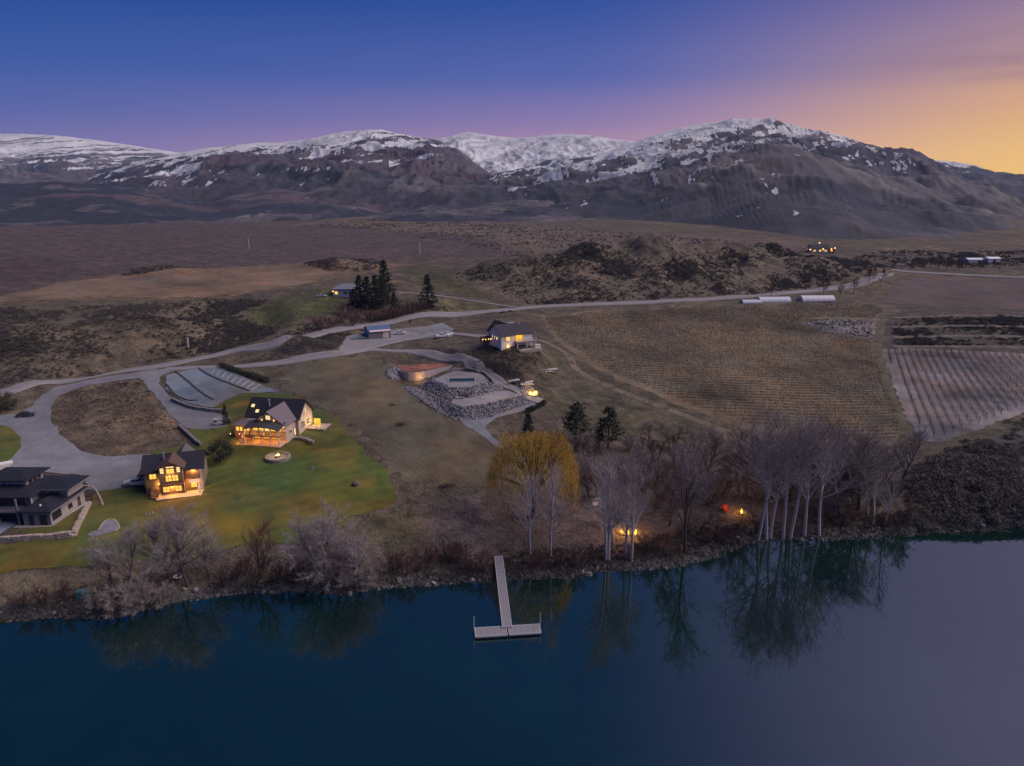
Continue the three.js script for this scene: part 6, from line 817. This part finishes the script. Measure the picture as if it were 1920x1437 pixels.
campfire('left campfire in the row of three under the poplars, lowest flame', 1165, 1000, 0.75, 16, 'three campfires under the poplars'); campfire('middle campfire in the row of three under the poplars', 1177, 1002, 1.1, 22, 'three campfires under the poplars'); campfire('campfire with splayed logs at the far end of the row of three', 1192, 1003, 1.25, 26, 'three campfires under the poplars'); campfire('single campfire beside the red chair', 1390, 963, 1.15, 24);
{ const t = thing('red_chair', 'red folding chair beside the single campfire', 'chair'), m = paint('redCloth', [0.50, 0.035, 0.04]); place(t, here(1363, 962), 0.5); mesh('seat', bx(0.9, 0.08, 0.8, 0, 0.45, 0), m, t); const b = mesh('backrest', bx(0.9, 1.0, 0.08, 0, 0, 0), m, t); b.position.set(0, 0.5, -0.4); b.rotation.x = -0.25; for (const [x, z] of [[-0.4, 0.35], [0.4, 0.35], [-0.4, -0.35], [0.4, -0.35]]) mesh('leg', bx(0.05, 0.46, 0.05, x, 0, z), frameDark, t); for (const x of [-0.5, 0.5]) mesh('armrest', bx(0.1, 0.06, 0.8, x, 0.75, 0), m, t); }
{ const t = thing('red_chair', 'red bench standing behind the red folding chair', 'chair'), m = paint('redCloth', [0.50, 0.035, 0.04]); place(t, here(1359, 957), 0.1); mesh('seat', bx(1.3, 0.08, 0.6, 0, 0.45, 0), m, t); mesh('backrest', bx(1.3, 0.7, 0.08, 0, 0.5, -0.3), m, t); for (const x of [-0.55, 0.55]) mesh('leg', bx(0.06, 0.45, 0.5, x, 0, 0), m, t); }
{ const t = thing('fire_pit', 'round stone fire pit burning on the lawn before the gabled house', 'fire pit'); { const p = here(521, 860); p[1] = Math.max(...[0, 1, 2, 3, 4, 5].map(k => Y(p[0] + 2.6 * Math.cos(k), p[2] + 2.6 * Math.sin(k)))) - 0.12; place(t, p, 0.2); } const geos = [0, 1].map(k => { return blockGeo(80 + k); }), ms = [stoneMat('wallGreyA', [0.26, 0.24, 0.245]), stoneMat('pitStone', [0.32, 0.29, 0.28])]; const n = 26; for (let k = 0; k < n; k++) { const a = k / n * 2 * Math.PI, s = mesh('stone', geos[k % 2], ms[k % 2], t); s.position.set(Math.cos(a) * 2.9, 0.0, Math.sin(a) * 2.9); s.rotation.y = -a; s.scale.set(0.55, 1.15, 0.78); } mesh('gravel_floor', new THREE.CylinderGeometry(2.75, 2.75, 0.16, 32).translate(0, 0.12, 0), stoneMat('pitGravel', [0.24, 0.225, 0.225]), t); const b = mesh('fire_bowl', new THREE.CylinderGeometry(0.6, 0.45, 0.4, 16).translate(0, 0.4, 0), ms[0], t); const f = mesh('flame', flameGeo(3, 0.55).scale(1.2, 1, 1.2).translate(0, 0.55, 0), flameHot, b); pointLight(t, 0, 1.7, 0, 10, [1, 0.55, 0.15], 8); }
{ const t = thing('fire_ring', 'glowing ring of flames beside the short dark hedge', 'fire pit'); place(t, here(1000, 741), 0); mesh('rim', new THREE.TorusGeometry(1.7, 0.16, 8, 28).rotateX(Math.PI / 2).translate(0, 0.18, 0), rockDark, t); for (let k = 0; k < 9; k++) { const a = k * 0.7, f = mesh('flame', flameGeo(20 + k, 0.6 + 0.25 * (k % 3)), k % 2 ? flameM : flameHot, t); f.position.set(Math.cos(a) * 1.15 * (k ? 1 : 0), 0.12, Math.sin(a) * 1.15 * (k ? 1 : 0)); } pointLight(t, 0, 1.9, 0, 34, [1, 0.55, 0.12], 10); }
// ---------------------------------------------------------------- poles, boxes, piles
for (const [x, y, h, lab] of [[467, 467, 9, 'pale power pole in the far field beside the irrigation bank'], [787, 477, 9.5, 'pale power pole with crossarms in the middle of the far field'], [942, 470, 9.5, 'pale power pole near the end of the far field by the scrub hill'], [88, 414, 10, 'pale power pole at the foot of the foothills']]) { const t = thing('power_pole', lab, 'pole', 'power poles across the fields'), m = paint('pole', [0.52, 0.48, 0.46]); place(t, here(x, y), 0.1); mesh('pole', new THREE.CylinderGeometry(0.22, 0.3, h, 8).translate(0, h / 2 - 0.2, 0), m, t); mesh('crossarm', [bx(2.2, 0.18, 0.18, 0, h - 1.0, 0.2), bx(1.6, 0.16, 0.16, 0, h - 2.0, 0.2)], m, t); }
{ const o = thing('utility_box', 'teal green utility box on the shore bank', 'utility box'), m = paint('tealBox', [0.06, 0.20, 0.18]); place(o, here(156, 1120), 0.1); mesh('cabinet', bx(1.9, 1.4, 1.1, 0, -0.2, 0), m, o); mesh('lid', slab([[-1.05, 1.32, 0.65], [1.05, 1.32, 0.65], [1.05, 1.38, -0.65], [-1.05, 1.38, -0.65]], 0.1), m, o); }
{ const o = thing('shore_table', 'small white table on the shore between the tall bare trees', 'table'); place(o, here(333, 1088), 0.2); mesh('tabletop', new THREE.CylinderGeometry(0.75, 0.75, 0.1, 18).translate(0, 0.75, 0), frameWhite, o); mesh('leg', new THREE.CylinderGeometry(0.08, 0.3, 0.75, 10).translate(0, 0.35, 0), frameWhite, o); }
{ const o = thing('garden_swing', 'white A-frame garden swing in the clearing right of the willow', 'swing'); place(o, here(1118, 951), 0.6); for (const x of [-0.9, 0.9]) for (const s of [-1, 1]) { const l = mesh('leg', bx(0.09, 2.1, 0.09), frameWhite, o); l.position.set(x, 0, s * 0.6); l.rotation.x = -s * 0.28; } mesh('crossbar', bx(2.1, 0.1, 0.1, 0, 1.95, 0), frameWhite, o); mesh('seat', [bx(1.5, 0.08, 0.5, 0, 0.55, 0), bx(1.5, 0.5, 0.08, 0, 0.65, -0.25)], frameWhite, o); }
{ const o = thing('marker_post', 'white marker post in the scrub above the main road', 'post'); place(o, here(353, 652), 0); mesh('post', bx(0.35, 3.6, 0.35, 0, -0.2, 0), frameWhite, o); mesh('cap', bx(0.6, 0.25, 0.6, 0, 3.4, 0), frameWhite, o); }
for (const [px, py, n, lab] of [[968, 716, 9, 'pile of white logs beside the lane above the fire ring'], [988, 721, 7, 'smaller pile of white logs at the downhill end of the first'], [1031, 697, 9, 'pile of white logs below the white house mound']]) { const t = thing('log_pile', lab, 'log pile', 'white log piles by the lane'), R = rng(px); place(t, here(px, py), 0.3); for (let k = 0; k < n; k++) { const l = mesh('log', new THREE.CylinderGeometry(0.22, 0.25, 2.2 + 1.6 * R(), 8).rotateZ(Math.PI / 2), k % 3 ? paint('logWhite', [0.60, 0.55, 0.52]) : paint('logTan', [0.42, 0.36, 0.32]), t); l.position.set((R() - 0.5) * 3.2, 0.2 + 0.38 * (k > n * 0.6), (R() - 0.5) * 2.2); l.rotation.set(0, (R() - 0.5) * 1.0, (R() - 0.5) * 0.1); } }
for (const [px, py, s, m, lab] of [[872, 743, 1.0, twigs.rust, 'red brown brush heap on the lower riprap terrace'], [735, 760, 0.55, twigs.brown, 'small brown brush heap in the upper meadow'], [752, 797, 0.9, twigs.brown, 'wider brown brush heap in the middle of the meadow'], [838, 914, 1.1, twigs.brown, 'dark brush heap at the foot of the meadow']]) { const t = thing('brush_heap', lab, 'brush heap'), R = rng(px), S = Soup(), W = Soup(); place(t, here(px, py), 0); for (let k = 0; k < 260; k++) { const a = R() * 6.28, r = R() * 2.2, p = V(Math.cos(a) * r, 0.1 + R() * 0.9 * (1 - r / 2.6), Math.sin(a) * r), q = p.clone().add(V((R() - 0.5) * 2, (R() - 0.4) * 0.6, (R() - 0.5) * 2)); sliver(S, p, q, 0.035, R); } mesh('twigs', soupGeo(S), m, t).userData.kind = 'stuff'; for (let k = 0; k < 5; k++) { const a = R() * 6.28; tube(W, [V(Math.cos(a) * 1.8, 0.15, Math.sin(a) * 1.8), V(-Math.cos(a) * 1.6, 0.6, -Math.sin(a) * 1.4)], [0.09, 0.05], 5); } mesh('branches', soupGeo(W), bark.dark, t); t.scale.setScalar(s); }
{ const o = thing('garden_bench', 'white bench beside the red brush heap on the riprap terrace', 'bench'); place(o, here(862, 748), 0.1); mesh('seat', bx(2.6, 0.1, 0.5, 0, 0.42, 0), frameWhite, o); for (const x of [-1.1, 1.1]) mesh('leg', bx(0.1, 0.42, 0.45, x, 0, 0), frameWhite, o); mesh('backrest', bx(0.12, 1.5, 0.12, -1.2, 0, -0.2), frameWhite, o); }
// ---------------------------------------------------------------- vine and orchard rows
function rows(name, label, cat, group, P, dir, gap, o) {
  const c = Math.cos(dir), s = Math.sin(dir), b = [1e9, -1e9, 1e9, -1e9]; for (const p of P) { const u = p[0] * c + p[1] * s, v = -p[0] * s + p[1] * c; b[0] = Math.min(b[0], u); b[1] = Math.max(b[1], u); b[2] = Math.min(b[2], v); b[3] = Math.max(b[3], v); }
  let n = 0; for (let v = b[3] - gap * 0.5; v > b[2]; v -= gap) {
    const R = rng(1000 + n), step = o.step; let S = Soup(), first = null, last = 0;
    const close = () => { if (first && S.i.length >= 60) { const t = mesh(name, soupGeo(S), o.mat, scene); t.position.set(...first); tag(t, label, cat, group); n++; } S = Soup(); first = null; };
    for (let u = b[0] + R() * step; u < b[1]; u += step * (0.75 + 0.5 * R())) {
      const w = v + (R() - 0.5) * 0.25, x = u * c - w * s, z = u * s + w * c; if (sdPoly(P, x, z) > -0.8) continue; const y = Y(x, z); if (first && u - last > step * 2.5) close(); last = u; first ??= [x, y, z]; const q = (dx, dy, dl) => V(x - first[0] + dl * c - dx * s, y - first[1] + dy, z - first[2] + dl * s + dx * c);
      o.plant(S, q, R, n, Math.round(u / step));
    }
    close();
  }
  return n;
}
rows('vine_row', 'leafless trellised vine row in the large brown vineyard', 'vines', 'vine rows of the large vineyard', plan([[1016, 600], [1100, 588], [1300, 578], [1500, 573], [1640, 574], [1660, 586], [1640, 600], [1500, 600], [1530, 614], [1636, 642], [1640, 660], [1656, 700], [1682, 770], [1698, 828], [1560, 830], [1400, 800], [1270, 754], [1160, 706], [1094, 668], [1044, 634]]), 0.03, 2.75, { step: 1.5, mat: mat('vine', [0.105, 0.080, 0.062], 1), plant: (S, q, R, n, k) => { if ((k + n * 3) % 7 === 0) tube(S, [q(0, -0.2, 0), q(0, 1.7, 0)], [0.05, 0.04], 3); tube(S, [q(0, -0.1, 0), q(0.05 * (R() - 0.5), 0.8, 0.4 * (R() - 0.5))], [0.035, 0.03], 3); for (let m = 0; m < 7; m++) { const u = (R() - 0.5) * 1.7; sliver(S, q((R() - 0.5) * 0.2, 0.55 + R() * 0.4, u), q((R() - 0.5) * 0.5, 0.9 + R() * 0.8, u + (R() - 0.5) * 0.9), 0.05, R); } for (let m = 0; m < 3; m++) sliver(S, q(0.1 * (R() - 0.5), 0.7 + 0.25 * m, -0.9), q(0.1 * (R() - 0.5), 0.7 + 0.25 * m, 0.9), 0.06, R); } });
rows('orchard_row', 'row of young pale bare fruit trees on lilac grey ground', 'fruit trees', 'rows of the pale orchard', plan([[1656, 660], [1700, 657], [1920, 667], [2150, 674], [2150, 734], [1920, 768], [1850, 794], [1780, 822], [1740, 826], [1716, 796], [1694, 756], [1674, 700]]), -1.15, 2.6, { step: 1.2, mat: mat('orchardWood', [0.125, 0.105, 0.115], 1), plant: (S, q, R) => { tube(S, [q(0, -0.1, 0), q(0, 1.2, 0), q(0.1 * (R() - 0.5), 2.2, 0)], [0.06, 0.05, 0.02], 3); for (let m = 0; m < 9; m++) { const y = 0.6 + R() * 1.3; sliver(S, q(0, y, 0), q((R() - 0.5) * 1.5, y + 0.3 + R() * 0.6, (R() - 0.5) * 1.6), 0.03, R); } } });

renderer.render(scene, camera);
